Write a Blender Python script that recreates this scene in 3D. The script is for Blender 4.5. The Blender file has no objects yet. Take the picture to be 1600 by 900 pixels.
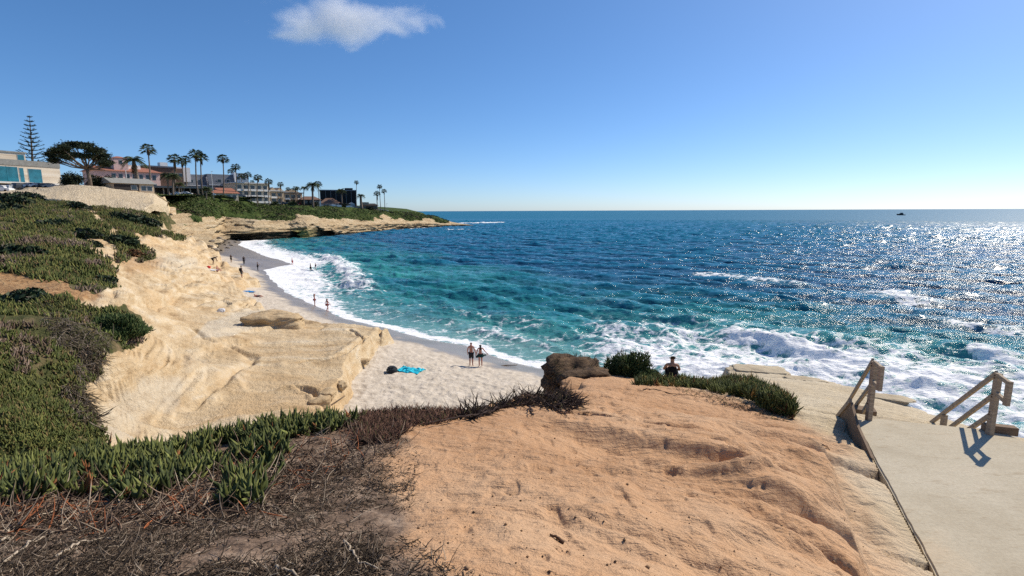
import bpy, bmesh, math, random
import numpy as np
from mathutils import Vector, Matrix
from mathutils.bvhtree import BVHTree

random.seed(7)
rng = np.random.default_rng(7)
SC = bpy.context.scene
COL = SC.collection
R_ = math.radians

# ------------------------------------------------------------------ camera
CAMZ = 12.0
FPX = 780.0
TH = math.atan((450 - 329.3) / FPX)
RO = 0.0042
F0 = np.array([0, math.cos(TH), -math.sin(TH)])
U0 = np.array([0, math.sin(TH), math.cos(TH)])
X0 = np.array([1.0, 0, 0])
RV = math.cos(RO) * X0 - math.sin(RO) * U0
UV = math.sin(RO) * X0 + math.cos(RO) * U0
cam = bpy.data.cameras.new('camera')
cam.sensor_width = 36
cam.lens = FPX / 1600 * 36
cam.clip_start = 0.1
cam.clip_end = 60000
camo = bpy.data.objects.new('camera', cam)
COL.objects.link(camo)
m = Matrix.Identity(4)
for i in range(3):
    m[i][0] = RV[i]; m[i][1] = UV[i]; m[i][2] = -F0[i]
m[2][3] = CAMZ
camo.matrix_world = m
SC.camera = camo


def ray(px, py):
    u = (px - 800) / FPX
    v = (450 - py) / FPX
    return F0 + u * RV + v * UV


def at(px, py, Y):
    """the world point seen at photo pixel px, py at distance Y ahead of the viewpoint"""
    d = ray(px, py)
    s = Y / d[1]
    return np.array([d[0] * s, Y, CAMZ + d[2] * s])


def atz(px, py, z):
    d = ray(px, py)
    s = (z - CAMZ) / d[2]
    return np.array([d[0] * s, d[1] * s, z])


def proj(x, y, z):
    dx, dy, dz = x, y, z - CAMZ
    d = dx * F0[0] + dy * F0[1] + dz * F0[2]
    d = np.where(d < 0.05, 0.05, d)
    u = (dx * RV[0] + dy * RV[1] + dz * RV[2]) / d
    v = (dx * UV[0] + dy * UV[1] + dz * UV[2]) / d
    return 800 + u * FPX, 450 - v * FPX


# ------------------------------------------------------------------ noise
def _h(ix, iy, iz, seed):
    n = (ix * 374761393 + iy * 668265263 + iz * 2147483647 + seed * 1274126177) & 0xFFFFFFFF
    n = ((n ^ (n >> 13)) * 1274126177) & 0xFFFFFFFF
    n = ((n ^ (n >> 16)) * 2246822519) & 0xFFFFFFFF
    return ((n ^ (n >> 15)) & 0xFFFFFF) / float(0xFFFFFF)


def vn(x, y, seed=0):
    x = np.asarray(x, float); y = np.asarray(y, float)
    fx = np.floor(x); fy = np.floor(y)
    ix = fx.astype(np.int64); iy = fy.astype(np.int64)
    tx = x - fx; ty = y - fy
    tx = tx * tx * tx * (tx * (tx * 6 - 15) + 10)
    ty = ty * ty * ty * (ty * (ty * 6 - 15) + 10)
    a = _h(ix, iy, 0, seed); b = _h(ix + 1, iy, 0, seed)
    c = _h(ix, iy + 1, 0, seed); d = _h(ix + 1, iy + 1, 0, seed)
    return (a + (b - a) * tx) * (1 - ty) + (c + (d - c) * tx) * ty - 0.5


def fbm(x, y, oct=4, seed=0, gain=0.5):
    s = 0; a = 1.0
    for o in range(oct):
        ca, sa = math.cos(o * 1.3), math.sin(o * 1.3)
        s = s + a * vn((x * ca - y * sa) * 2 ** o + 17.3 * o, (x * sa + y * ca) * 2 ** o - 9.1 * o, seed + o)
        a *= gain
    return s


def sstep(a, b, x):
    t = np.clip((x - a) / (b - a), 0, 1)
    return t * t * (3 - 2 * t)


def seg_dist(x, y, P):
    """distance to a polyline, arclength parameter of the nearest point"""
    best = np.full(np.shape(x), 1e9); par = np.zeros(np.shape(x)); L = 0
    for (ax, ay), (bx, by) in zip(P[:-1], P[1:]):
        dx, dy = bx - ax, by - ay
        l2 = dx * dx + dy * dy + 1e-12
        t = np.clip(((x - ax) * dx + (y - ay) * dy) / l2, 0, 1)
        d = np.hypot(x - ax - t * dx, y - ay - t * dy)
        k = d < best
        best = np.where(k, d, best)
        par = np.where(k, L + t * math.sqrt(l2), par)
        L += math.sqrt(l2)
    return best, par


def seg_side(x, y, P):
    """signed distance to a left-to-right polyline, positive on its far side, and the arclength fraction"""
    best = np.full(np.shape(x), 1e9); par = np.zeros(np.shape(x)); sd = np.zeros(np.shape(x)); L = 0
    for (ax, ay), (bx, by) in zip(P[:-1], P[1:]):
        dx, dy = bx - ax, by - ay
        l2 = dx * dx + dy * dy + 1e-12
        t = np.clip(((x - ax) * dx + (y - ay) * dy) / l2, 0, 1)
        d = np.hypot(x - ax - t * dx, y - ay - t * dy)
        k = d < best
        best = np.where(k, d, best); par = np.where(k, L + t * math.sqrt(l2), par)
        sd = np.where(k, np.sign(dx * (y - ay) - dy * (x - ax)), sd)
        L += math.sqrt(l2)
    return best * sd, par / L, best


def ledge_step(x, y, z, lines, wob, wf, rs):
    """low ledges whose broken face looks back towards the viewpoint"""
    qx = x + wob * fbm(x * wf, y * wf, 3, 171); qy = y + wob * fbm(x * wf, y * wf, 3, 172)
    z = np.array(z, float); shp = z.shape; z = z.ravel(); fx = np.ravel(qx); fy = np.ravel(qy); rs_all = np.broadcast_to(rs, shp).ravel()
    for pl, h, L in lines:
        P_ = np.array(pl); m_ = 3 * L
        k = np.where((fx > P_[:, 0].min() - m_) & (fx < P_[:, 0].max() + m_) & (fy > P_[:, 1].min() - m_) & (fy < P_[:, 1].max() + m_))[0]
        if not len(k): continue
        s, t, d = seg_side(fx[k], fy[k], pl); rs = rs_all[k]
        e = sstep(0, .2, t) * sstep(1, .85, t) * sstep(L * 3, L, d) * np.clip(.9 + .7 * fbm(fx[k] * wf * 1.5, fy[k] * wf * 1.5, 3, 177), .1, 1.35)
        z[k] += e * h * (sstep(-rs, rs, s) * np.exp(-np.clip(s, 0, None) / L) - .35 * (1 - sstep(-rs, rs, s)) * np.exp(np.clip(s, None, 0) / (L * .35)))
    z = z.reshape(shp)
    return z


def inside(x, y, P):
    r = np.zeros(np.shape(x), bool)
    n = len(P)
    for i in range(n):
        x1, y1 = P[i][0], P[i][1]; x2, y2 = P[(i + 1) % n][0], P[(i + 1) % n][1]
        c = ((y1 > y) != (y2 > y)) & (x < (x2 - x1) * (y - y1) / (y2 - y1 + 1e-12) + x1)
        r ^= c
    return r


def sdf(x, y, P):
    """signed distance to a closed polygon, negative inside"""
    d, _ = seg_dist(x, y, list(P) + [P[0]])
    return np.where(inside(x, y, P), -d, d)


class RBF:
    def __init__(s, pts, c=0.3):
        p = np.array(pts, float)
        s.xy = p[:, :2]; s.c = c
        n = len(p)
        d = np.hypot(p[:, None, 0] - p[None, :, 0], p[:, None, 1] - p[None, :, 1])
        A = np.zeros((n + 3, n + 3))
        A[:n, :n] = -np.sqrt(d * d + c * c) - 0.0 * np.eye(n)
        A[:n, n] = 1; A[:n, n + 1:] = s.xy
        A[n:, :n] = A[:n, n:].T
        b = np.zeros(n + 3); b[:n] = p[:, 2]
        s.w = np.linalg.lstsq(A, b, rcond=None)[0]

    def __call__(s, x, y):
        n = len(s.xy)
        r = s.w[n] + s.w[n + 1] * x + s.w[n + 2] * y
        for i in range(n):
            r = r - s.w[i] * np.sqrt((x - s.xy[i, 0]) ** 2 + (y - s.xy[i, 1]) ** 2 + s.c ** 2)
        return r


# ------------------------------------------------------------------ scene-building helpers
def link(o, parent=None):
    COL.objects.link(o)
    if parent is not None:
        o.parent = parent
    return o


def tag(o, label=None, cat=None, group=None, kind=None):
    if label: o['label'] = label
    if cat: o['category'] = cat
    if group: o['group'] = group
    if kind: o['kind'] = kind
    return o


def empty(name, loc, rz=0, sc=1):
    o = bpy.data.objects.new(name, None)
    o.location = tuple(float(v) for v in loc)
    o.rotation_euler = (0, 0, rz)
    o.scale = (sc, sc, sc)
    o.empty_display_size = 0.2
    return link(o)


def thing(name, loc, label, cat, group=None, rz=0, sc=1):
    return tag(empty(name, loc, rz, sc), label, cat, group)


def raw_mesh(name, V, loops, counts, attrs=None, smooth=True):
    """mesh from arrays"""
    me = bpy.data.meshes.new(name)
    V = np.asarray(V, np.float32)
    loops = np.asarray(loops, np.int32).ravel()
    counts = np.asarray(counts, np.int32)
    me.vertices.add(len(V)); me.vertices.foreach_set('co', V.ravel())
    me.loops.add(len(loops)); me.loops.foreach_set('vertex_index', loops)
    me.polygons.add(len(counts))
    st = np.zeros(len(counts), np.int32); st[1:] = np.cumsum(counts)[:-1]
    me.polygons.foreach_set('loop_start', st)
    me.polygons.foreach_set('loop_total', counts)
    me.polygons.foreach_set('use_smooth', np.full(len(counts), smooth))
    me.update(calc_edges=True)
    for k, a in (attrs or {}).items():
        a = np.asarray(a, np.float32)
        if a.ndim == 1:
            at_ = me.attributes.new(k, 'FLOAT', 'POINT'); at_.data.foreach_set('value', a)
        else:
            if a.shape[1] == 3:
                a = np.concatenate([a, np.ones((len(a), 1), np.float32)], 1)
            at_ = me.attributes.new(k, 'FLOAT_COLOR', 'POINT'); at_.data.foreach_set('color', a.ravel())
    return me


def grid_mesh(name, X, Y, Z, attrs=None, keep=None):
    nr, nc = X.shape
    V = np.stack([X.ravel(), Y.ravel(), Z.ravel()], 1)
    i = np.arange(nr * nc).reshape(nr, nc)
    q = np.stack([i[:-1, :-1], i[:-1, 1:], i[1:, 1:], i[1:, :-1]], -1).reshape(-1, 4)
    if keep is not None:
        k = keep.ravel()
        q = q[k[q].any(1)]
        used = np.zeros(nr * nc, bool); used[q.ravel()] = True
        new = np.cumsum(used) - 1
        q = new[q]; V = V[used]
        attrs = {a: np.asarray(b).reshape((nr * nc,) + np.asarray(b).shape[2:])[used] for a, b in (attrs or {}).items()}
    else:
        attrs = {a: np.asarray(b).reshape((nr * nc,) + np.asarray(b).shape[2:]) for a, b in (attrs or {}).items()}
    return raw_mesh(name, V, q, np.full(len(q), 4), attrs)


def ob(name, me, mat=None, parent=None):
    if isinstance(me, bmesh.types.BMesh):
        b = me
        me = bpy.data.meshes.new(name)
        b.to_mesh(me); b.free()
    o = bpy.data.objects.new(name, me)
    if mat is not None:
        me.materials.clear()
        for mm in (mat if isinstance(mat, (list, tuple)) else [mat]):
            me.materials.append(mm)
    return link(o, parent)


def bm_box(bm, c, s, rz=0, bevel=0.0, rot=None):
    r = bmesh.ops.create_cube(bm, size=1)
    vs = r['verts']
    M = Matrix.Translation(Vector([float(v) for v in c])) @ (rot.to_4x4() if rot is not None else Matrix.Rotation(rz, 4, 'Z')) @ Matrix.Diagonal((s[0], s[1], s[2], 1))
    bmesh.ops.transform(bm, matrix=M, verts=vs)
    if bevel:
        es = list({e for v in vs for e in v.link_edges})
        bmesh.ops.bevel(bm, geom=es, offset=bevel, segments=2, affect='EDGES', profile=0.6)
    return vs


def box(name, c, s, mat, parent=None, rz=0, bevel=0.0, rot=None):
    bm = bmesh.new()
    bm_box(bm, c, s, rz, bevel, rot)
    return ob(name, bm, mat, parent)


def bm_beam(bm, a, b, w, h, bevel=0.004):
    a = Vector([float(v) for v in a]); b = Vector([float(v) for v in b])
    d = b - a
    q = d.to_track_quat('X', 'Z').to_matrix()
    bm_box(bm, (a + b) / 2, (d.length, w, h), rot=q, bevel=bevel)


def tube_arrays(path, rad, n=8, cap=True):
    path = np.asarray(path, float); rad = np.broadcast_to(np.asarray(rad, float), (len(path),))
    T = np.gradient(path, axis=0); T /= np.linalg.norm(T, axis=1)[:, None] + 1e-9
    ref = np.array([0, 0, 1.0]) if abs(T[0][2]) < 0.9 else np.array([1.0, 0, 0])
    V = []
    for p, t, r in zip(path, T, rad):
        a = np.cross(t, ref); a /= np.linalg.norm(a) + 1e-9
        b = np.cross(t, a)
        th = np.linspace(0, 2 * math.pi, n, endpoint=False)
        V.append(p + r * (np.cos(th)[:, None] * a + np.sin(th)[:, None] * b))
    V = np.concatenate(V)
    L = []; C = []
    m_ = len(path)
    for i in range(m_ - 1):
        for j in range(n):
            k = (j + 1) % n
            L += [i * n + j, (i + 1) * n + j, (i + 1) * n + k, i * n + k]; C.append(4)
    if cap:
        L += list(range(n)); C.append(n)
        L += list(range((m_ - 1) * n, m_ * n))[::-1]; C.append(n)
    return V, L, C


class Acc:
    """collects arrays into one mesh"""
    def __init__(s): s.V = []; s.L = []; s.C = []; s.n = 0; s.T = []
    def add(s, V, L, C, tint=None):
        s.V.append(np.asarray(V, float)); s.L.append(np.asarray(L, np.int64).ravel() + s.n); s.C.append(np.asarray(C, np.int64))
        s.n += len(V)
        s.T.append(np.broadcast_to(np.asarray(tint if tint is not None else (1, 1, 1), float), (len(V), 3)))
    def tube(s, path, rad, n=8, tint=None): s.add(*tube_arrays(path, rad, n), tint=tint)
    def mesh(s, name, smooth=True, tint=False):
        return raw_mesh(name, np.concatenate(s.V), np.concatenate(s.L), np.concatenate(s.C), {'tint': np.concatenate(s.T)} if tint else None, smooth)


def strands(base, dirv, length, width, bend=0.3, taper=1.0, segs=3, sides=3, tint=None, up=None, belly=0.0):
    """many tapered bent strands -> V, L, C, tint arrays"""
    base = np.asarray(base, float); n = len(base)
    d = np.asarray(dirv, float); d = d / (np.linalg.norm(d, axis=1)[:, None] + 1e-9)
    length = np.broadcast_to(length, (n,)); width = np.broadcast_to(width, (n,)); bend = np.broadcast_to(bend, (n,))
    rnd = rng.normal(size=(n, 3))
    side = np.cross(d, rnd); side /= np.linalg.norm(side, axis=1)[:, None] + 1e-9
    oth = np.cross(d, side)
    bd = side if up is None else np.broadcast_to(np.asarray(up, float), (n, 3))
    V = np.zeros((n, segs * sides + 1, 3))
    for k in range(segs):
        t = k / segs
        c = base + d * (length * t)[:, None] + bd * (bend * length * t * t)[:, None]
        w = width * ((1 - taper * t ** 1.6) + belly * math.sin(math.pi * min(1, t * 1.2)))
        for j in range(sides):
            th = 2 * math.pi * j / sides
            V[:, k * sides + j] = c + (side * math.cos(th) + oth * math.sin(th)) * w[:, None]
    V[:, -1] = base + d * length[:, None] + bd * (bend * length)[:, None]
    f = []; cnt = []
    for k in range(segs - 1):
        for j in range(sides):
            j2 = (j + 1) % sides
            f += [k * sides + j, k * sides + j2, (k + 1) * sides + j2, (k + 1) * sides + j]; cnt.append(4)
    for j in range(sides):
        f += [(segs - 1) * sides + j, (segs - 1) * sides + (j + 1) % sides, segs * sides]; cnt.append(3)
    m_ = segs * sides + 1
    L = (np.array(f)[None, :] + (np.arange(n) * m_)[:, None]).ravel()
    C = np.tile(cnt, n)
    T = None
    if tint is not None:
        T = np.repeat(np.asarray(tint, float)[:, None, :], m_, 1).reshape(-1, 3)
    return V.reshape(-1, 3), L, C, T


def leaf_quads(P, size, tint=None, flat=0.0):
    """one small bent leaf face per point, random facing"""
    P = np.asarray(P, float); n = len(P)
    a = rng.normal(size=(n, 3)); a[:, 2] *= 1 - flat
    a /= np.linalg.norm(a, axis=1)[:, None]
    b = np.cross(a, rng.normal(size=(n, 3))); b /= np.linalg.norm(b, axis=1)[:, None] + 1e-9
    s = np.broadcast_to(size, (n,))[:, None]
    V = np.stack([P - a * s, P + b * s * .45, P + a * s, P - b * s * .45], 1).reshape(-1, 3)
    L = np.arange(4 * n); C = np.full(n, 4)
    T = None if tint is None else np.repeat(np.asarray(tint, float), 4, 0)
    return V, L, C, T


# ------------------------------------------------------------------ materials
class MB:
    def __init__(s, name):
        s.m = bpy.data.materials.new(name); s.m.use_nodes = True
        s.t = s.m.node_tree
        for n in list(s.t.nodes): s.t.nodes.remove(n)
        s.out = s.t.nodes.new('ShaderNodeOutputMaterial')
        s.bsdf = s.t.nodes.new('ShaderNodeBsdfPrincipled')
        s.t.links.new(s.bsdf.outputs[0], s.out.inputs[0])
    def n(s, typ, ins=None, out=0, **props):
        nd = s.t.nodes.new(typ)
        for k, v in props.items(): setattr(nd, k, v)
        for k, v in (ins or {}).items(): s.set(nd.inputs[k], v)
        return nd.outputs[out]
    def set(s, sock, v):
        if hasattr(v, 'is_linked') or isinstance(v, bpy.types.NodeSocket): s.t.links.new(v, sock)
        else:
            if isinstance(v, (tuple, list)) and len(v) == 3 and len(sock.default_value) == 4: v = (*v, 1)
            sock.default_value = v
    def pos(s): return s.n('ShaderNodeNewGeometry')
    def objpos(s): return s.n('ShaderNodeTexCoord', out=3)
    def attr(s, name, out='Fac'):
        nd = s.t.nodes.new('ShaderNodeAttribute'); nd.attribute_name = name
        return nd.outputs[out]
    def noise(s, vec, scale, detail=4, rough=0.55, out='Fac', dist=0.0):
        nd = s.t.nodes.new('ShaderNodeTexNoise')
        s.set(nd.inputs['Vector'], vec); nd.inputs['Scale'].default_value = scale
        nd.inputs['Detail'].default_value = detail; nd.inputs['Roughness'].default_value = rough
        nd.inputs['Distortion'].default_value = dist
        return nd.outputs[out]
    def voro(s, vec, scale, feature='DISTANCE_TO_EDGE', out='Distance', rand=1.0):
        nd = s.t.nodes.new('ShaderNodeTexVoronoi'); nd.feature = feature
        s.set(nd.inputs['Vector'], vec); nd.inputs['Scale'].default_value = scale
        nd.inputs['Randomness'].default_value = rand
        return nd.outputs[out]
    def stretch(s, vec, sc, rot=(0, 0, 0)):
        return s.n('ShaderNodeMapping', {'Vector': vec, 'Scale': sc, 'Rotation': rot})
    def math(s, op, a, b=0.0, c=0.0, clamp=False):
        nd = s.t.nodes.new('ShaderNodeMath'); nd.operation = op; nd.use_clamp = clamp
        s.set(nd.inputs[0], a); s.set(nd.inputs[1], b)
        if op in ('MULTIPLY_ADD',): s.set(nd.inputs[2], c)
        return nd.outputs[0]
    def mr(s, v, a, b, c=0.0, d=1.0, smooth=True):
        return s.n('ShaderNodeMapRange', {'Value': v, 'From Min': a, 'From Max': b, 'To Min': c, 'To Max': d}, interpolation_type='SMOOTHSTEP' if smooth else 'LINEAR')
    def mix(s, f, a, b, mode='MIX'):
        nd = s.t.nodes.new('ShaderNodeMix'); nd.data_type = 'RGBA'; nd.blend_type = mode
        s.set(nd.inputs[0], f); s.set(nd.inputs[6], a); s.set(nd.inputs[7], b)
        return nd.outputs[2]
    def ramp(s, f, stops):
        nd = s.t.nodes.new('ShaderNodeValToRGB')
        e = nd.color_ramp.elements
        while len(e) < len(stops): e.new(0.5)
        for el, (p, c) in zip(e, stops): el.position = p; el.color = (*c, 1)
        s.set(nd.inputs[0], f)
        return nd.outputs[0]
    def bump(s, h, strength=0.5, dist=0.1, normal=None):
        nd = s.t.nodes.new('ShaderNodeBump'); s.set(nd.inputs['Height'], h)
        s.set(nd.inputs['Strength'], strength); nd.inputs['Distance'].default_value = dist
        if normal is not None: s.t.links.new(normal, nd.inputs['Normal'])
        return nd.outputs[0]
    def done(s, color=None, rough=0.9, normal=None, spec=None, **k):
        if color is not None: s.set(s.bsdf.inputs['Base Color'], color)
        s.set(s.bsdf.inputs['Roughness'], rough)
        if normal is not None: s.t.links.new(normal, s.bsdf.inputs['Normal'])
        if spec is not None: s.set(s.bsdf.inputs['Specular IOR Level'], spec)
        for a, v in k.items(): s.set(s.bsdf.inputs[a.replace('_', ' ')], v)
        return s.m


def simple(name, col, rough=0.8, var=0.25, scale=3.0, spec=0.3, bump=0.0, **k):
    """plain material with an uneven procedural tone"""
    b = MB(name)
    p = b.objpos()
    f = b.noise(p, scale, 4)
    c2 = tuple(min(1, c * (1 - var)) for c in col); c3 = tuple(min(1, c * (1 + var)) for c in col)
    c = b.ramp(f, [(0.3, c2), (0.7, c3)])
    nrm = b.bump(b.noise(p, scale * 6, 3), bump, 0.02) if bump else None
    return b.done(c, rough, nrm, spec, **k)


def tinted(name, rough=0.6, spec=0.3, scale=8, trans=0.0):
    b = MB(name)
    c = b.attr('tint', 'Color')
    f = b.noise(b.pos(), scale, 2)
    c = b.mix(1.0, c, b.ramp(f, [(0.3, (.75, .75, .75)), (0.7, (1.2, 1.2, 1.2))]), 'MULTIPLY')
    return b.done(c, rough, None, spec)
# ================================================================== TERRAIN
PT = lambda L: [at(*p) for p in L]
# ---- foreground sandstone bluff -------------------------------------------------
F_pts = PT([(0, 900, 2.0), (400, 900, 2.0), (800, 900, 2.05), (1000, 900, 2.3), (1240, 900, 3.1), (1400, 900, 4.45),
            (0, 800, 3.0), (200, 800, 3.0), (400, 800, 3.0), (600, 800, 2.95), (800, 800, 2.9), (1000, 800, 3.25), (1240, 800, 4.35), (1400, 800, 6.2),
            (0, 750, 3.75), (200, 750, 3.75), (400, 750, 3.7), (600, 750, 3.65), (800, 750, 3.65), (1000, 750, 4.1), (1240, 750, 5.3),
            (400, 700, 4.6), (600, 700, 4.55), (800, 700, 4.55), (1000, 700, 5.3), (1240, 700, 6.9), (1340, 700, 8.0),
            (600, 655, 5.7), (700, 650, 6.1), (800, 650, 6.3), (900, 650, 6.6), (1000, 650, 7.6), (1100, 650, 8.6), (1240, 650, 9.6), (1300, 655, 9.8),
            (800, 622, 7.8), (900, 620, 8.4), (950, 620, 8.9), (1000, 620, 9.8), (1100, 620, 11), (1180, 620, 12.2), (1240, 620, 12.8), (1300, 625, 12.6), (1370, 635, 12.9),
            (950, 600, 11.0), (1000, 600, 12.2), (1050, 600, 13.5), (1100, 600, 14.6), (1200, 600, 16), (1290, 605, 16.5),
            (1400, 775, 6.95), (1440, 850, 5.85), (1360, 700, 8.15)])
F_edge = PT([(-900, 790, 3.4), (-300, 762, 3.6), (0, 745, 3.9), (200, 718, 4.3), (330, 690, 4.8), (420, 672, 5.2), (520, 658, 5.6), (600, 646, 6.0), (680, 641, 6.4),
             (740, 637, 6.8), (800, 622, 7.8), (850, 612, 8.8), (890, 606, 10), (930, 588, 12.5), (960, 584, 14), (1050, 590, 15), (1100, 595, 16.5), (1140, 588, 20),
             (1150, 571, 23), (1200, 575, 22.5), (1280, 591, 20.5), (1345, 605, 19), (1415, 628, 17), (1450, 641, 16), (1520, 665, 15), (1620, 690, 13.8), (1900, 740, 12), (2600, 850, 10)])
F_pts += F_edge
for px, py in [(1420, 700), (1420, 760), (1500, 700), (1500, 800), (1500, 890), (1600, 720), (1600, 800), (1600, 890), (1700, 800), (1480, 690)]:
    F_pts.append(atz(px, py, 7.35))
F_pts += [np.array(p, float) for p in [(0, 0, 10.5), (-3, 0, 10.6), (3, 0.5, 9.5), (6, 0, 7.6), (-3, -5, 11), (3, -5, 10.6), (9, -5, 8.4), (-9, -3, 10.8), (12, 0, 7.3), (0, -12, 12), (0, -25, 13), (-15, -15, 13), (15, -15, 9)]]
F_rbf = RBF(F_pts, 0.25)
F_poly = [tuple(p[:2]) for p in F_edge] + [(40, -4), (30, -40), (-30, -40), (-26, -6)]


_A = atz(1338, 662, 7.8)[:2]; _B = atz(1465, 900, 7.8)[:2]
SLAB_L = [tuple(_B + (_B - _A) * .9), tuple(_A)]
SLAB_P = SLAB_L + [tuple(atz(1357, 652, 7.8)[:2]), tuple(atz(1552, 671, 7.8)[:2]), tuple(atz(1602, 690, 7.8)[:2]), tuple(atz(2100, 850, 7.8)[:2]), (7, -.6)]


def rotxy(x, y, deg):
    c, s = math.cos(R_(deg)), math.sin(R_(deg))
    return x * c + y * s, -x * s + y * c


F_LINES = [([(1000, 672, 6.5), (1040, 680, 6.3), (1110, 700, 5.95), (1210, 712, 6.2), (1300, 738, 6.4)], .13, .30), ([(960, 690, 5.5), (1040, 708, 5.1), (1110, 722, 5.0), (1180, 733, 5.2), (1240, 745, 5.35), (1330, 752, 6.3)], .14, .30),
           ([(1000, 742, 4.25), (1040, 750, 4.2), (1100, 765, 4.2), (1200, 775, 4.55), (1290, 800, 4.75), (1370, 808, 5.6)], .15, .28), ([(1100, 838, 3.25), (1170, 845, 3.4), (1250, 855, 3.6), (1330, 882, 3.9)], .12, .22), ([(870, 790, 2.98), (906, 812, 2.8), (960, 835, 2.65), (1030, 864, 2.6), (1060, 885, 2.5)], .11, .16),
           ([(930, 726, 4.25), (1000, 748, 4.05), (1080, 760, 4.2), (1170, 776, 4.5)], .08, .2), ([(1080, 665, 7.4), (1150, 672, 7.6), (1240, 690, 7.3), (1300, 700, 7.7)], .10, .3), ([(760, 755, 3.55), (830, 772, 3.4), (900, 792, 3.25)], .05, .12), ([(700, 770, 3.35), (760, 800, 2.9), (800, 835, 2.5)], .035, .1),
           ([(1040, 640, 8.6), (1100, 648, 8.7), (1180, 660, 8.6)], .07, .25), ([(1190, 800, 4.2), (1280, 830, 4.3), (1380, 850, 5.2)], .08, .2)]


def on_surface(px, py, f, Y0, Y1):
    """where the sight line through a photo pixel first meets a height function"""
    Ys = np.exp(np.linspace(math.log(Y0), math.log(Y1), 400)); d = ray(px, py); s_ = Ys / d[1]
    k = CAMZ + d[2] * s_ - f(d[0] * s_, Ys)
    i = int(np.argmax(k < 0)) if (k < 0).any() else len(Ys) - 1
    return (float(d[0] * s_[i]), float(Ys[i]))


def smooth_line(pl, f, Y0, Y1):
    p = np.array([on_surface(q[0], q[1], f, Y0, Y1) for q in pl])
    for _ in range(2):
        p = np.concatenate([p[:1], np.stack([p[:-1] * .75 + p[1:] * .25, p[:-1] * .25 + p[1:] * .75], 1).reshape(-1, 2), p[-1:]])
    return [tuple(q) for q in p]


F_LINES = [(smooth_line(a_, F_rbf, 1.5, 20), b_, c_) for a_, b_, c_ in F_LINES]


def F_z(x, y):
    z = F_rbf(x, y)
    s = sdf(x, y, F_poly)
    nz = fbm(x * .8, y * .8, 4, 3)
    s = s + nz * np.clip(np.hypot(x, y) * .05, 0.1, .7) + vn(x * 4, y * 4, 33) * .08
    # erosion rills running across the ochre slope
    u, v = rotxy(x, y, -8 + 0)
    rr = np.abs(vn(u * .22 + 3, v * 1.05 + .5 * vn(u * .5, v * .5, 8), 5)) * 2
    mask = sstep(-.3, 1.2, x) * sstep(2.0, 3.5, y) * sstep(13, 8, y)
    z = z - .26 * mask * sstep(.36, .02, rr) + .03 * mask
    rr2 = np.abs(vn(u * .8 + 31, v * 2.6, 15)) * 2
    z = z - .035 * mask * sstep(.3, .02, rr2)
    z = ledge_step(x, y, z, [(a_, b_ * .62, c_ * 2.4) for a_, b_, c_ in F_LINES], .14, 1.2, .085)
    z = z + .10 * fbm(x * .55, y * .55, 3, 9) + .022 * fbm(x * 3.1, y * 3.1, 3, 12)
    # scuffed surface: foot-sized dents and small runnels, finer near the edge of the slab
    z = z + .012 * fbm(x * 11, y * 11, 3, 21)
    dents = sstep(.16, .40, vn(u * 2.2, v * 5.0, 40)) * .020 + sstep(.18, .34, vn(x * 7.3, y * 6.1, 41)) * .022 + sstep(.2, .3, vn(u * 3.0 + v * 2, v * 9.0, 42)) * .02
    z = z - dents * sstep(-1.5, .5, x)
    far = sstep(11, 15, y)
    st = (z + .35 * fbm(x * .25, y * .25, 3, 55)) / .3
    z = z * (1 - .6 * far) + .6 * far * ((np.floor(st) + sstep(.55, 1.0, st - np.floor(st))) * .3 - .35 * fbm(x * .25, y * .25, 3, 55))
    L_ = seg_dist(x, y, SLAB_L)[0]; si = inside(x, y, SLAB_P)
    z = np.where(si, np.minimum(z, 7.3), np.minimum(z, 7.765 - .30 * sstep(8.2, 9.4, y) + .3 * np.clip(L_ - .04, 0, None) + .12 * sstep(.06, .5, L_) * (fbm(x * 2.5, y * 2.5, 3, 61) + .2) + np.clip(L_ - .8, 0, None) * 2))
    drop = np.clip(s, 0, None)
    return z - drop * 1.7 - sstep(0, .5, drop) * .4


def polar(r0, r1, nr, a):
    r = np.exp(np.linspace(math.log(r0), math.log(r1), nr))
    A, Rr = np.meshgrid(a, r)
    return np.sin(A) * Rr, np.cos(A) * Rr


aF = np.concatenate([np.linspace(-math.pi, -.95, 60)[:-1], np.linspace(-.95, .95, 900), np.linspace(.95, math.pi, 60)[1:]])
X, Y = polar(0.7, 60, 620, aF)
Z = F_z(X, Y)
sdF = sdf(X, Y, F_poly)
PX, PY = proj(X, Y, Z)
wob = fbm(X * 1.1, Y * 1.1, 4, 61)
# where the ground is litter (left), ochre, or pale stone (right, towards the water)
litter = sstep(.25, -.25, sdf(PX / 100, PY / 100, [(-9, 6.2), (3, 6.6), (5.7, 6.55), (6.15, 6.9), (6.0, 7.4), (5.9, 8.0), (6.2, 8.5), (7.0, 9.2), (7.2, 12), (-9, 12)]) + wob * .9)
pale = sstep(-.6, 1.3, sdf(X, Y, [tuple(p[:2]) for p in PT([(900, 560, 14), (1040, 600, 14), (1240, 660, 9.3), (1300, 700, 7.6), (1345, 800, 5.6), (1380, 900, 4.3)])] + [(2.5, -3), (-20, -3), (-20, 16)]) + wob * .7)
F_me = grid_mesh('sandstone_bluff', X, Y, Z, {'litter': litter, 'pale': pale}, keep=(Z > -3) & (sdF < 7))

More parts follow.
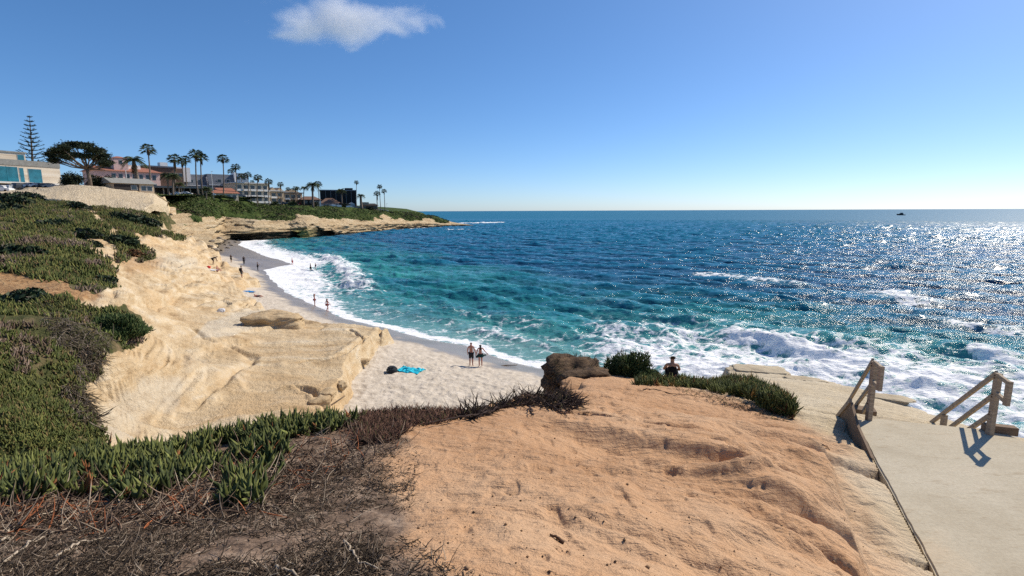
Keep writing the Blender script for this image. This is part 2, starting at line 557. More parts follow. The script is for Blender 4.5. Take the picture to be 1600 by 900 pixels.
# ---- land on the left: overgrown bluff and sandstone terraces -------------------
M_pts = PT([(0, 720, 8), (0, 650, 10), (0, 600, 12), (0, 550, 15.5), (0, 500, 20), (0, 460, 26), (0, 430, 32), (0, 400, 41), (0, 370, 52), (0, 340, 68), (0, 315, 92), (0, 303, 118), (0, 297, 128),
            (100, 690, 9), (100, 640, 10.5), (100, 560, 14.5), (100, 500, 20), (100, 470, 24.5), (100, 440, 31), (100, 400, 43), (100, 370, 54), (100, 340, 72), (100, 317, 100), (105, 311, 118), (100, 291, 130),
            (160, 690, 14), (165, 620, 18), (160, 565, 18.6), (150, 545, 18.8), (160, 525, 19.5), (160, 500, 22), (160, 480, 24), (160, 450, 29), (160, 420, 37), (160, 390, 47), (160, 360, 60), (160, 340, 78), (160, 327, 105), (160, 322, 120), (155, 293, 131),
            (195, 540, 21), (200, 500, 23), (215, 520, 24), (200, 600, 19), (205, 660, 17),
            (250, 680, 16), (250, 620, 20), (250, 560, 26), (250, 500, 36), (250, 470, 42), (250, 440, 50), (250, 410, 58), (250, 385, 66), (250, 370, 71), (250, 352, 82), (240, 338, 104), (238, 328, 122), (242, 306, 137),
            (350, 660, 18), (350, 600, 23), (350, 540, 31), (350, 505, 39), (350, 490, 44), (350, 480, 46), (350, 460, 54), (350, 440, 62), (340, 425, 68), (330, 412, 75), (325, 400, 90), (325, 385, 115),
            (340, 372, 156), (340, 364, 185), (340, 356, 204), (336, 346, 214), (332, 338, 222), (330, 330, 230), (330, 318, 246),
            (292, 381, 98), (275, 379, 88), (310, 391, 95), (310, 380, 118), (310, 372, 142), (308, 364, 168), (300, 356, 188), (295, 348, 202), (290, 341, 211), (285, 336, 217), (285, 326, 224), (285, 314, 234), (280, 309, 244), (270, 315, 180), (270, 305, 200), (265, 330, 140),
            (450, 640, 19.5), (450, 580, 26), (450, 520, 37), (450, 500, 42), (450, 487, 45.5), (520, 632, 20.8), (520, 600, 24), (520, 560, 29), (520, 520, 37), (520, 508, 40.5), (600, 517, 39.5), (585, 524, 37.5), (555, 545, 31.5)])
M_pts += [np.array(p, float) for p in [(-4, 8, 3.4), (-6, 12, 3.8), (-5, 14, 3.6), (-12, 6, 8), (-30, 6, 9.5), (-60, 20, 11), (-100, 60, 13.5), (-160, 110, 17.5), (-150, 150, 18.5), (-140, 220, 19.5), (-220, 220, 20),
                                       (-300, 100, 19), (-400, 300, 23), (-250, 420, 23), (-60, -30, 12), (-330, -60, 20), (-130, 300, 19), (-110, 180, 18.4)]]
for px, Yv, z in [(60, 150, 18.6), (150, 150, 18.8), (230, 155, 18.2), (300, 240, 18.8), (345, 260, 18)]:
    q = at(px, 300, Yv); M_pts.append(np.array([q[0], q[1], z]))
M_rbf = RBF(M_pts, 0.8)
M_edge = PT([(503, 642, 20.3), (520, 600, 24.2), (535, 575, 27), (553, 549, 31), (585, 526, 37), (604, 514, 40), (560, 507, 41), (500, 500, 42.5), (470, 491, 44), (440, 488, 45.5), (415, 487, 46.5), (398, 480, 48.5), (403, 466, 52), (393, 458, 55),
             (383, 449, 58), (372, 440, 62), (362, 432, 66), (380, 424, 70), (395, 416, 75), (370, 409, 79), (335, 405, 82), (328, 394, 96), (338, 385, 114), (326, 387, 110), (300, 384, 106), (272, 375, 92), (259, 363, 90), (251, 349, 98), (246, 336, 116), (248, 322, 136), (252, 309, 150), (256, 300, 420)])
M_poly = [tuple(p[:2]) for p in M_edge] + [(-420, 460), (-420, -70), (-40, -60), (-12, 2), (-4.5, 5.5), (-3.2, 9)]
ROCKPX = None


def zone(PX, PY, poly, soft=5, wob=0):
    return sstep(soft, -soft, sdf(PX, PY, poly) + wob)


VEGS = [
    [(-400, 455), (0, 470), (40, 480), (100, 472), (150, 482), (200, 478), (225, 497), (228, 520), (205, 546), (165, 553), (160, 580), (140, 598), (125, 620), (140, 650), (160, 685), (190, 715), (240, 740), (0, 790), (-400, 800)],
    [(-400, 342), (0, 345), (60, 347), (110, 365), (140, 390), (170, 408), (174, 428), (184, 452), (150, 457), (90, 442), (40, 430), (0, 425), (-400, 425)],
    [(-400, 306), (0, 309), (50, 303), (110, 313), (150, 324), (185, 328), (140, 331), (140, 338), (160, 352), (178, 374), (140, 374), (75, 349), (0, 338), (-400, 330)],
    [(138, 333), (170, 328), (215, 335), (250, 349), (265, 360), (288, 371), (285, 376), (250, 368), (257, 378), (235, 372), (210, 369), (185, 358)],
    [(165, 380), (180, 370), (205, 373), (220, 383), (235, 400), (225, 408), (180, 412), (182, 400)],
    [(228, 322), (250, 313), (340, 316), (420, 318), (420, 345), (355, 338), (325, 334), (280, 335), (235, 330)],
]


M_LINES = [([(240, 440, 50), (256, 441, 50), (291, 445, 52), (331, 440, 60), (366, 435, 66)], .75, 3.2), ([(266, 440, 53), (306, 433, 58), (342, 428, 66)], .55, 2.6), ([(253, 428, 54), (296, 425, 60), (328, 421, 70)], .5, 2.6), ([(212, 385, 62), (251, 384, 67), (276, 387, 78), (302, 391, 86)], .8, 3),
           ([(156, 478, 24), (206, 476, 32), (261, 466, 43), (311, 453, 53), (360, 452, 57)], .5, 2.6), ([(290, 413, 66), (330, 412, 76)], .6, 3), ([(280, 369, 132), (345, 363, 172)], 1.3, 7), ([(258, 352, 150), (318, 352, 192)], 1.2, 7), ([(270, 343, 190), (335, 341, 212)], 1.2, 6), ([(270, 360, 125), (315, 359, 175)], 1.0, 6), ([(265, 376, 95), (320, 374, 138)], .9, 5),
           ([(345, 480, 45.5), (376, 485, 46), (400, 474, 50)], .45, 2), ([(250, 398, 64), (300, 402, 72), (330, 400, 84)], .5, 3), ([(235, 455, 45), (290, 458, 48), (345, 446, 60)], .35, 2.2), ([(330, 520, 35), (400, 516, 37), (470, 508, 40)], .22, 1.6), ([(250, 545, 28), (330, 540, 31), (420, 532, 34)], .2, 1.5), ([(440, 607, 22.6), (480, 606, 23.2), (505, 612, 23.4)], .18, .9), ([(210, 610, 19), (260, 590, 22), (330, 575, 25)], .25, 1.2)]
M_LINES = [(smooth_line(a_, M_rbf, 12, 160), b_ * (.75 if a_[0][2] > 40 else 1.2), c_) for a_, b_, c_ in M_LINES if max(q[2] for q in a_) < 110]
CREV = [([(225, 432, 51), (262, 441, 50), (290, 445, 50), (330, 440, 57), (362, 434, 64)], .6, .34), ([(262, 423, 56), (300, 418, 62), (345, 412, 72)], .5, .32), ([(228, 402, 60), (262, 404, 61), (292, 411, 62)], .45, .3), ([(270, 386, 78), (290, 389, 80), (312, 388, 86)], .5, .35),
        ([(335, 489, 43), (370, 486, 45), (402, 470, 50)], .45, .25), ([(450, 571, 27.5), (487, 565, 28.2), (529, 559, 29), (567, 532, 34.5), (596, 516, 39.5)], .38, .15), ([(545, 516, 38), (572, 531, 34.8)], .25, .12), ([(448, 605, 23), (475, 606, 23), (492, 618, 22)], .3, .12),
        ([(250, 500, 36), (300, 512, 35), (330, 545, 30), (375, 541, 31)], .22, .16), ([(300, 640, 19), (340, 605, 22), (385, 575, 26), (400, 560, 28), (360, 545, 30)], .22, .2), ([(170, 590, 19.5), (200, 600, 19.5), (250, 560, 26)], .2, .15), ([(240, 470, 42), (300, 476, 43), (350, 470, 48)], .35, .25), ([(180, 470, 27), (230, 480, 38), (270, 478, 41)], .25, .2)]
CREV = [(smooth_line(a_, M_rbf, 12, 160), b_, c_) for a_, b_, c_ in CREV]


def M_z(x, y, detail=True):
    z = M_rbf(x, y)
    s = sdf(x, y, M_poly)
    r = np.hypot(x, y)
    s = s + fbm(x * .35, y * .35, 4, 13) * np.clip(r * .012, .15, 1.6)
    PX, PY = proj(x, y, z)
    veg = np.zeros(np.shape(x))
    w = fbm(PX * .03, PY * .05, 4, 71) * 16
    for P in VEGS: veg = np.maximum(veg, zone(PX, PY, P, 6, w))
    rock = 1 - veg
    k = np.clip(r / 45, .25, 1.6)
    z = z + k * .3 * fbm(x / (5 * k), y / (5 * k), 4, 17)
    # bedding ledges in bare stone
    h = .42 * k * (1 + 1.0 * sstep(85, 150, r))
    tilt = .5 * fbm(x * .04, y * .04, 3, 23) + .02 * x
    st = (z + tilt) / h
    fr = st - np.floor(st)
    zt = (np.floor(st) + sstep(.6, .98, fr)) * h - tilt
    ledge = rock * np.maximum(sstep(-.22, .12, fbm(x * .06, y * .06, 3, 29)) * .85, .9 * sstep(85, 120, r))
    z = z * (1 - ledge) + zt * ledge
    h2 = .13 * k; st2 = (z + .5 * tilt) / h2 + .8 * fbm(x * .8, y * .8, 3, 24); f2_ = st2 - np.floor(st2)
    z = z + rock * .55 * h2 * (sstep(.7, 1, f2_) - f2_) * sstep(-.15, .2, fbm(x * .15, y * .15, 3, 26))
    z = z + rock * (.06 * k * fbm(x * 1.5, y * 1.5, 4, 31) + .03 * k * fbm(x * 5, y * 5, 3, 34) - .25 * k * sstep(.08, .0, np.abs(vn(x * .16, y * .30, 37))) * sstep(0, .2, vn(x * .1, y * .1, 39)))
    z = z + veg * (.22 * np.clip(r / 25, .5, 2) * (fbm(x * .5, y * .5, 4, 43) + .35) + .10 * fbm(x * 2.2, y * 2.2, 3, 47))
    z = z * (1 - rock) + rock * ledge_step(x, y, z, M_LINES, .4, .22, .12 * k)
    cx = x + .5 * fbm(x * .5, y * .5, 3, 161); cy = y + .5 * fbm(x * .5, y * .5, 3, 162)
    for pl, dep, wd in CREV:
        P_ = np.array(pl); kk = (cx > P_[:, 0].min() - 2) & (cx < P_[:, 0].max() + 2) & (cy > P_[:, 1].min() - 2) & (cy < P_[:, 1].max() + 2)
        if not kk.any(): continue
        dd, par = seg_dist(cx[kk], cy[kk], pl)
        z[kk] -= (dep * np.exp(-(dd / wd) ** 2) - .25 * dep * np.exp(-((dd - 2.4 * wd) / (1.5 * wd)) ** 2)) * rock[kk]
    drop = np.clip(s, 0, None)
    return z - np.minimum(drop * 2.6, 9 - 5.5 * sstep(130, 190, r)), veg


aM = np.concatenate([np.linspace(-2.3, -1.0, 50)[:-1], np.linspace(-1.0, -.15, 720), np.linspace(-.15, .1, 40)[1:]])
X, Y = polar(4.5, 470, 760, aM)
Z, veg = M_z(X, Y)
PX, PY = proj(X, Y, Z)
sM = sdf(X, Y, M_poly)
w = fbm(PX * .03, PY * .04, 4, 81) * 14
rust = np.maximum(.55 * zone(PX, PY, [(195, 388), (225, 385), (250, 408), (240, 425), (200, 428), (185, 410)], 8, w), .9 * zone(PX, PY, [(-300, 425), (70, 428), (130, 445), (186, 460), (150, 476), (60, 474), (0, 465), (-300, 470)], 6, w))
rust = np.maximum(rust, .8 * zone(PX, PY, [(30, 330), (78, 338), (78, 350), (30, 345)], 6, w))
sandp = zone(PX, PY, [(300, 528), (330, 500), (385, 484), (430, 480), (420, 500), (385, 522), (340, 530)], 5, w * .5)
sandp = np.maximum(sandp, .75 * zone(PX, PY, [(150, 640), (215, 575), (330, 560), (280, 620), (210, 690), (160, 720)], 40, w * 3.5))
sandp = np.maximum(sandp, .7 * zone(PX, PY, [(225, 395), (290, 400), (345, 420), (330, 432), (250, 415)], 8, w))
M_me = grid_mesh('sandstone_terraces', X, Y, Z, {'veg': veg, 'rust': rust, 'bleach': sandp}, keep=(Z > -2.5) & (sM < 3.4))

# ---- far headland (lofted so that the sea cliff can overhang) --------------------
Hc = [  # px, waterline, recess, lip bottom, lip top, cliff top, slope, plateau front
    (222, (385, 72), 0, (362, 96), (346, 116), (332, 128), (318, 145), (305, 160)), (250, (383, 82), 0, (366, 108), (352, 135), (337, 162), (321, 182), (305, 196)), (285, (386, 98), 0, (374, 122), (362, 148), (337, 172), (322, 186), (305, 198)),
    (310, (388, 110), 0, (376, 132), (365, 155), (338, 178), (324, 190), (308, 202)), (335, (382, 124), 0, (374, 145), (364, 168), (340, 190), (326, 203), (312, 214)),
    (350, (372, 207), 4, 366, 362, (342, 217), (327, 221), (313, 229)),
    (400, (371, 212), 6, 363, 360, (343, 220), (328, 243), (319, 258)),
    (450, (369.5, 228), 7, 361, 357, (344, 236), (329, 255), (321.5, 272)),
    (468, (369.2, 230), .4, 362, 356, (344, 238), (329, 258), (322, 276)),
    (480, (369, 232), .6, 360, 355, (344, 240), (330, 260), (322.5, 280)),
    (486, (368, 240), 11, 351, 349, (344, 243), (330, 262), (323, 282)),
    (505, (367.5, 243), 8, 360, 355, (345, 250), (331, 270), (323.5, 288)),
    (530, (365, 262), 5, 359, 354, (345.5, 270), (333, 290), (325, 305)),
    (570, (361, 287), 4, 355, 351, (345, 295), (334, 312), (327, 330)),
    (610, (357.5, 322), 2, 354, 350, (344, 330), (336, 345), (330, 360)),
    (650, (354.5, 358), 1, 352, 349, (344, 365), (338, 375), (332.5, 388)),
    (680, (353, 378), .5, 351.5, 349.5, (346, 386), (341, 392), (338, 402)),
    (705, (352.3, 392), .4, 351.2, 350.4, (349, 398), (347.5, 405), (346.5, 412)),
    (722, (351.6, 398), .3, 351.0, 350.6, (350.2, 402), (350, 406), (349.8, 410)),
    (742, (352.6, 400), .2, 352.4, 352.3, (352.2, 402), (352, 404), (351.9, 406))]
rows = []
for px, (pw, Yw), rec, lb, lt, (pt, Yt), (pv, Yv), (pp, Yp) in Hc:
    W0 = at(px, pw, Yw)
    if rec: W0[2] = 0
    L0 = at(px, *lb) if not rec else at(px, lb, Yw - .6); L1 = at(px, *lt) if not rec else at(px, lt, Yw - .4)
    out = np.array([.35, .93, 0]) * rec
    P8 = at(px, pp, Yp)
    tip = sstep(630, 700, px)
    rows.append([W0 + [0, -2, -2.5], W0 + [0, 0, .25], *([W0 + out + [0, 0, .5], np.array([L0[0] + out[0], L0[1] + out[1], L0[2] - .3])] if rec else [W0 * .67 + L0 * .33, W0 * .33 + L0 * .67]), L0, L1, at(px, pt, Yt), at(px, pv, Yv), P8,
                 P8 + [-8, 45, 1.2 - tip * (P8[2] + 3)], P8 + [-30, 200, 2.5 - tip * (P8[2] + 5.5)]])
P = np.array(rows)                       # columns x rows x 3


def resample(P, n, axis):
    P = np.moveaxis(P, axis, 0)
    m_ = len(P)
    t = np.linspace(0, m_ - 1, n)
    i = np.clip(t.astype(int), 0, m_ - 2); f = (t - i).reshape((-1,) + (1,) * (P.ndim - 1))
    return np.moveaxis(P[i] * (1 - f) + P[i + 1] * f, 0, axis)


xs = np.array([c[0] for c in Hc], float)
tgt = np.linspace(222, 742, 700)
ii = np.clip(np.searchsorted(xs, tgt, 'right') - 1, 0, len(xs) - 2)
ff = ((tgt - xs[ii]) / (xs[ii + 1] - xs[ii])).reshape(-1, 1, 1)
P = P[ii] * (1 - ff) + P[ii + 1] * ff
nrow = 151
P = resample(P, nrow, 1)
rowpar = np.linspace(0, 10, nrow)[None, :] + np.zeros((700, 1))
sx = P[..., 0] * .8 + P[..., 1] * .6
hz = P[..., 2]
amp = sstep(0, 1, rowpar) * (1 - .6 * sstep(5.5, 7, rowpar))
n1 = fbm(sx * .09, hz * .25 + rowpar * .4, 5, 91)
n2 = fbm(sx * .35, hz * .9 + rowpar, 4, 95)
fade = .25 + .75 * sstep(720, 640, tgt)[:, None]
P[..., 1] += amp * fade * (n1 * 5 + n2 * 1.6)
P[..., 0] += amp * fade * n2 * 1.5
bed = np.sin(hz * 4.5 + n1 * 5) * .5
P[..., 1] += bed * fade * sstep(3.5, 4, rowpar) * sstep(6.4, 6, rowpar)
vegH = sstep(5.9, 6.35, rowpar + n1 * 1.6) * sstep(712, 690, tgt)[:, None]
P[..., 2] += vegH * sstep(10, 9, rowpar) * (fbm(P[..., 0] * .12, P[..., 1] * .12, 4, 99) * 1.5 + 1.3 * fbm(P[..., 0] * .4, P[..., 1] * .4, 4, 98)) * fade * sstep(8.6, 7.6, rowpar)
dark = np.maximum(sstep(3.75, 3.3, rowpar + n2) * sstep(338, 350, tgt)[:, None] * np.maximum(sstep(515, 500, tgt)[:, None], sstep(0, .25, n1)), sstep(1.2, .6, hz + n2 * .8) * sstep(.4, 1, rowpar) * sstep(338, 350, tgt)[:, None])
algae = zone(tgt[:, None] + 0 * hz, rowpar, [(455, .5), (481, .5), (481, 4.6), (455, 4.2)], 2.0)
algae = sstep(450, 458, tgt)[:, None] * sstep(484, 478, tgt)[:, None] * sstep(4.6, 3.8, rowpar + n2)
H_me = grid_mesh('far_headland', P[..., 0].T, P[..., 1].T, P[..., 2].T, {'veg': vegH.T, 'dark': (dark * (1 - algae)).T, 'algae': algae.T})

# ---- beach ----------------------------------------------------------------------
Wpx = [(300, 372), (350, 374), (380, 377), (372, 383), (395, 392), (416, 401), (444, 408), (457, 413), (436, 417), (413, 422), (426, 438), (449, 458), (487, 475), (521, 488), (540, 499), (567, 505), (604, 514),
       (669, 530), (724, 540), (764, 554), (802, 566), (862, 578), (930, 592), (1000, 615), (1100, 650)]
W = [tuple(atz(px, py, 0)[:2]) for px, py in Wpx]
Dpx = [(300, 400), (343, 405), (373, 410), (393, 417), (407, 421), (416, 427), (420, 437), (433, 451), (448, 461), (476, 474), (505, 488), (535, 501), (570, 509), (604, 521), (669, 538), (731, 555), (780, 569), (856, 587), (930, 605)]
Dl = [tuple(atz(px, py, .6)[:2]) for px, py in Dpx]
B_poly = W + [(14, 6), (-230, 6), (-230, 190), W[0]]
DRY = Dl + [(14, 6), (-230, 6), (-230, Dl[0][1])]


def B_z(x, y):
    d = -sdf(x, y, B_poly) + .5 * fbm(x * .3, y * .3, 3, 101)
    z = np.where(d > 0, 2.5 * (1 - np.exp(-d / 8.5)), .09 * d)
    z = np.maximum(z, -5)
    dr = sstep(.5, 2.4, -sdf(x, y, DRY) + fbm(x * .5, y * .5, 3, 104) * 1.6)
    foot = fbm(x * 1.5, y * 1.5, 2, 105) * .07 + (np.clip(vn(x * 2.3, y * 2.3, 107), 0, 1)) * .13 + .06 * vn(x * 4.3, y * 4.3, 108)
    z = z + dr * sstep(1, 4, d) * foot
    return z, dr


aB = np.linspace(-.98, .45, 820)
X, Y = polar(9, 230, 620, aB)
Z, dr = B_z(X, Y)
B_me = grid_mesh('beach_sand', X, Y, Z, {'dry': dr, 'trampled': sstep(.5, 6, -sdf(X, Y, DRY) + 3 * fbm(X * .1, Y * .1, 2, 106))}, keep=(Z > -2.2))

# ---- ocean ----------------------------------------------------------------------
CREST = [  # photo pixels at sea level, height, width, foam
    ([(1050, 428), (1100, 434), (1160, 439), (1220, 446), (1275, 458)], .45, 2.0, .62),
    ([(1320, 456), (1390, 466), (1440, 486)], .4, 2.4, .75),
    ([(1040, 500), (1075, 506), (1110, 514), (1160, 528), (1220, 542), (1300, 556)], .42, 1.7, .35),
    ([(1120, 520), (1170, 534), (1240, 548), (1320, 566), (1400, 590)], .16, 2.6, .95),
    ([(1440, 500), (1520, 512), (1600, 526), (1700, 540)], .22, 1.6, .7),
    ([(1480, 545), (1560, 565), (1640, 590)], .18, 1.2, .8),
    ([(1400, 606), (1450, 622), (1520, 640), (1600, 668)], .22, 1.3, .8),
    ([(480, 394), (512, 405), (535, 420), (548, 440), (560, 462), (585, 480)], .45, 1.9, .8),
    ([(530, 443), (575, 456), (610, 466)], .3, 1.2, .55),
    ([(640, 486), (700, 490), (760, 500), (830, 512), (900, 530)], .45, 1.5, .42),
    ([(700, 512), (760, 522), (830, 540), (900, 556)], .3, 1.0, .5),
    ([(870, 545), (940, 556), (1010, 566)], .25, 1.2, .5),
    ([(560, 352.5), (640, 352), (700, 351)], .2, 3, .7),
    ([(700, 350.3), (760, 349), (800, 348.2)], .4, 7, .9),
    ([(690, 361), (740, 359.5)], .2, 1.5, .6),
    ([(900, 380), (960, 384)], .3, 1.5, .25), ([(640, 400), (720, 410)], .3, 1.6, .2), ([(800, 425), (880, 436)], .35, 1.6, .25), ([(1150, 380), (1230, 384)], .3, 2.0, .25),
    ([(900, 470), (1000, 482)], .45, 1.6, .3), ([(1330, 420), (1420, 428)], .35, 1.8, .3)]
CR = [([tuple(atz(px, py, 0)[:2]) for px, py in pl], h, w_, f_) for pl, h, w_, f_ in CREST]
Hw = [tuple(r[1][:2]) for r in rows]

waves = []
for i in range(64):
    lam = 1.1 * (15 / 1.1) ** rng.random()
    ang = math.radians(-112 + rng.normal() * 33)       # travelling towards the shore, confused chop
    k_ = 2 * math.pi / lam
    waves.append((k_ * math.cos(ang), k_ * math.sin(ang), lam * rng.uniform(.0065, .0115), rng.random() * 6.28, lam))


def sea(x, y, spacing):
    dB = sdf(x, y, B_poly) + .6 * fbm(x * .25, y * .25, 3, 121)
    dF = sdf(x, y, F_poly)
    dH, _ = seg_dist(x, y, Hw)
    calm = sstep(.5, 11, dB) * (.35 + .65 * sstep(1, 9, dH))
    z = np.zeros(np.shape(x))
    patch = (.85 + .5 * fbm(x * .02, y * .03, 3, 125)) * (1 + .25 * sstep(60, 300, np.hypot(x, y)))
    wx = x + 1.5 * fbm(x * .08, y * .08, 2, 126); wy = y + 1.5 * fbm(x * .08, y * .08, 2, 127)
    for kx, ky, a, ph, lam in waves:
        fade = sstep(1.8, 3.6, lam / spacing)
        if not np.any(fade > 0): continue
        s_ = np.sin(kx * wx + ky * wy + ph)
        z = z + a * fade * ((1 - np.abs(s_)) * 1.3 - .4 + .5 * s_)
    z = z * calm * patch * 1.15 * sstep(720, 560, np.hypot(x, y))
    fo_ = sstep(300, 750, np.hypot(x, y)); crest = np.clip(z, -1, 1) * (1 - fo_) + .42 * fo_
    foam = np.zeros(np.shape(x))
    qx = x + 1.8 * fbm(x * .12, y * .12, 3, 131); qy = y + 1.8 * fbm(x * .12, y * .12, 3, 132); rag = (1 + .5 * fbm(x * .4, y * .4, 2, 133)) * (1 + .3 * fbm(x * 1.3, y * 1.3, 3, 134))
    for pl, h, w_, f_ in CR:
        P_ = np.array(pl); m_ = 6 * w_
        kk = (qx > P_[:, 0].min() - m_) & (qx < P_[:, 0].max() + m_) & (qy > P_[:, 1].min() - m_) & (qy < P_[:, 1].max() + m_)
        ss, par, dd = seg_side(qx[kk], qy[kk], pl)
        ends = sstep(0, .25, par) * sstep(1, .75, par)
        g = np.where(ss > 0, np.exp(-(ss / (2.0 * w_)) ** 2), np.exp(-(ss / (.65 * w_)) ** 2)) * (.1 + .9 * ends)
        z[kk] += h * g * rag[kk]
        foam[kk] = np.maximum(foam[kk], f_ * np.where(ss > 0, np.exp(-(ss / (w_ * 2.2)) ** 2) * .85, np.exp(-(ss / (w_ * 1.0)) ** 2)) * (.2 + .8 * ends))
    # swash on the sand, wide at the far end of the cove
    wid = 3.0 + 13.0 * sstep(55, 90, y)
    sw = sstep(wid, wid * .25, dB)
    foam = np.maximum(foam, (.62 + .2 * sstep(60, 90, y)) * sw * (dB > -1))
    foam = np.maximum(foam, .95 * np.exp(-((dB - .7) / .9) ** 2))
    lace = sstep(24, 3, dB) * sstep(95, 50, y) * .40
    foam = np.maximum(foam, lace)
    # surge against the ledges on the right
    east = sstep(2, 9, x)
    foam = np.maximum(foam, east * np.maximum(.92 * sstep(22, 6, dF), .64 * sstep(46, 18, dF)))
    z = z + east * .35 * sstep(26, 3, dF) * fbm(x * .45, y * .45, 4, 137)
    foam = np.maximum(foam, .72 * sstep(6, 1, dH) * sstep(280, 330, y))
    foam = np.maximum(foam, .45 * sstep(3, .5, dH))
    foam = foam + .18 * fbm(x * .05, y * .09, 4, 141) * sstep(.05, .3, foam)
    z = z + np.clip(foam, 0, .7) * (.10 * fbm(x * .9, y * .9, 4, 144) + .07 * fbm(x * 3, y * 3, 3, 148)) * sstep(.5, 4, dB)
    nt = fbm(x * .03, y * .05, 4, 143)
    teal = np.maximum(sstep(48, 5, dB + 26 * nt) * sstep(-10, 10, dB + 30), .75 * east * sstep(30, 6, dF + 14 * nt))
    shallow = np.maximum(sstep(11, 1, dB + 5 * nt), .0)
    z = np.where(dB < 0, np.minimum(z, .02), z) + .03
    return z, np.clip(foam, 0, 1), teal, shallow, dB, crest


aS = np.concatenate([np.linspace(-math.pi, -.85, 30)[:-1], np.linspace(-.85, .92, 940), np.linspace(.92, math.pi, 40)[1:]])
rS = np.concatenate([np.exp(np.linspace(math.log(13), math.log(700), 980))[:-1], np.exp(np.linspace(math.log(700), math.log(40000), 120))])
A_g, R_g = np.meshgrid(aS, rS)
X, Y = np.sin(A_g) * R_g, np.cos(A_g) * R_g
rr = np.hypot(X, Y)
spc = np.where(rr < 700, rr * math.log(700 / 13) / 980, rr * .034)
Z, foam, teal, shallow, dB, crest = sea(X, Y, spc)
S_me = grid_mesh('ocean_water', X, Y, Z, {'foam': foam, 'teal': teal, 'shallow': shallow, 'crest': crest, 'open_sea': sstep(170, 680, np.minimum(dB, rr)), 'chop': np.clip(np.log(np.clip(np.minimum(dB, sdf(X, Y, F_poly)), 12, 400) / 12) / math.log(400 / 12), 0, 1)}, keep=(dB > -3) & (sdf(X, Y, F_poly) > -5))
del X, Y, Z

# ------------------------------------------------------------------ setting materials
def mat_bluff():
    b = MB('ochre_sandstone'); p = b.pos()
    big = b.noise(p, .5, 5); fine = b.noise(p, 9, 6, .65); grain = b.noise(p, 60, 3, .7)
    och = b.ramp(big, [(.3, (.42, .23, .115)), (.55, (.525, .312, .17)), (.75, (.565, .385, .24))])
    och = b.mix(b.mr(fine, .35, .7, 0, .35), och, (.56, .38, .24))
    pal = b.ramp(big, [(.3, (.50, .41, .27)), (.7, (.60, .52, .38))])
    c = b.mix(b.attr('pale'), och, pal)
    lit = b.ramp(b.noise(p, 5, 6, .7), [(.32, (.075, .05, .035)), (.5, (.20, .14, .10)), (.68, (.40, .30, .22))])
    c = b.mix(b.attr('litter'), c, lit)
    c = b.mix(b.mr(grain, .3, .7, 0, .3), c, b.mix(.5, c, (.25, .16, .1)))
    st = b.stretch(p, (1.2, 5.5, 3), (0, 0, R_(12)))
    h = b.math('ADD', b.math('MULTIPLY', b.noise(st, 1.6, 6, .6), 1.0), b.math('MULTIPLY', fine, .55))
    n1 = b.bump(h, .85, .11)
    n2 = b.bump(grain, .5, .014, n1)
    return b.done(c, .95, n2, .15)


def mat_terraces():
    b = MB('tan_sandstone_and_scrub'); p = b.pos()
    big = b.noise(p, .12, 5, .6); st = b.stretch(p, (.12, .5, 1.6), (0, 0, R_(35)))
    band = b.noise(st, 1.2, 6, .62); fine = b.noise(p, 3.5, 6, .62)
    rock = b.ramp(band, [(.31, (.28, .19, .105)), (.41, (.47, .345, .20)), (.55, (.57, .45, .29)), (.74, (.63, .555, .43))])  # lowest stop darkened to paint ledge shadows into the stone's banding
    rock = b.mix(b.mr(big, .45, .7, 0, .6), rock, (.52, .35, .18))
    rock = b.mix(b.math('MULTIPLY', b.mr(b.math('ADD', b.attr('bleach'), b.math('MULTIPLY', b.math('SUBTRACT', big, .5), 1.2)), .25, .9), .75), rock, b.ramp(fine, [(.3, (.46, .39, .29)), (.7, (.59, .53, .42))]))
    rust = b.ramp(fine, [(.3, (.16, .075, .03)), (.5, (.36, .20, .09)), (.7, (.45, .31, .16))])
    rock = b.mix(b.attr('rust'), rock, rust)
    crack = b.mr(b.voro(b.stretch(b.n('ShaderNodeVectorMath', {0: p, 1: b.n('ShaderNodeTexNoise', {'Vector': p, 'Scale': .6}, out='Color')}, operation='ADD'), (.25, .6, .6), (0, 0, .6)), .5), 0, .03, 1, 0)
    rock = b.mix(b.math('MULTIPLY', crack, .12), rock, (.14, .09, .05))
    g = b.ramp(b.noise(p, .9, 6, .65), [(.3, (.035, .040, .016)), (.48, (.07, .075, .028)), (.62, (.15, .115, .06)), (.75, (.24, .17, .10))])
    vs = b.mr(b.math('ADD', b.attr('veg'), b.math('MULTIPLY', b.math('SUBTRACT', fine, .5), .7)), .4, .6)
    c = b.mix(vs, rock, g)
    h = b.math('ADD', b.math('MULTIPLY', band, .9), fine)
    n1 = b.bump(h, .5, .30); n2 = b.bump(b.noise(p, 14, 5, .65), .45, .05, n1)
    return b.done(c, .95, n2, .12)


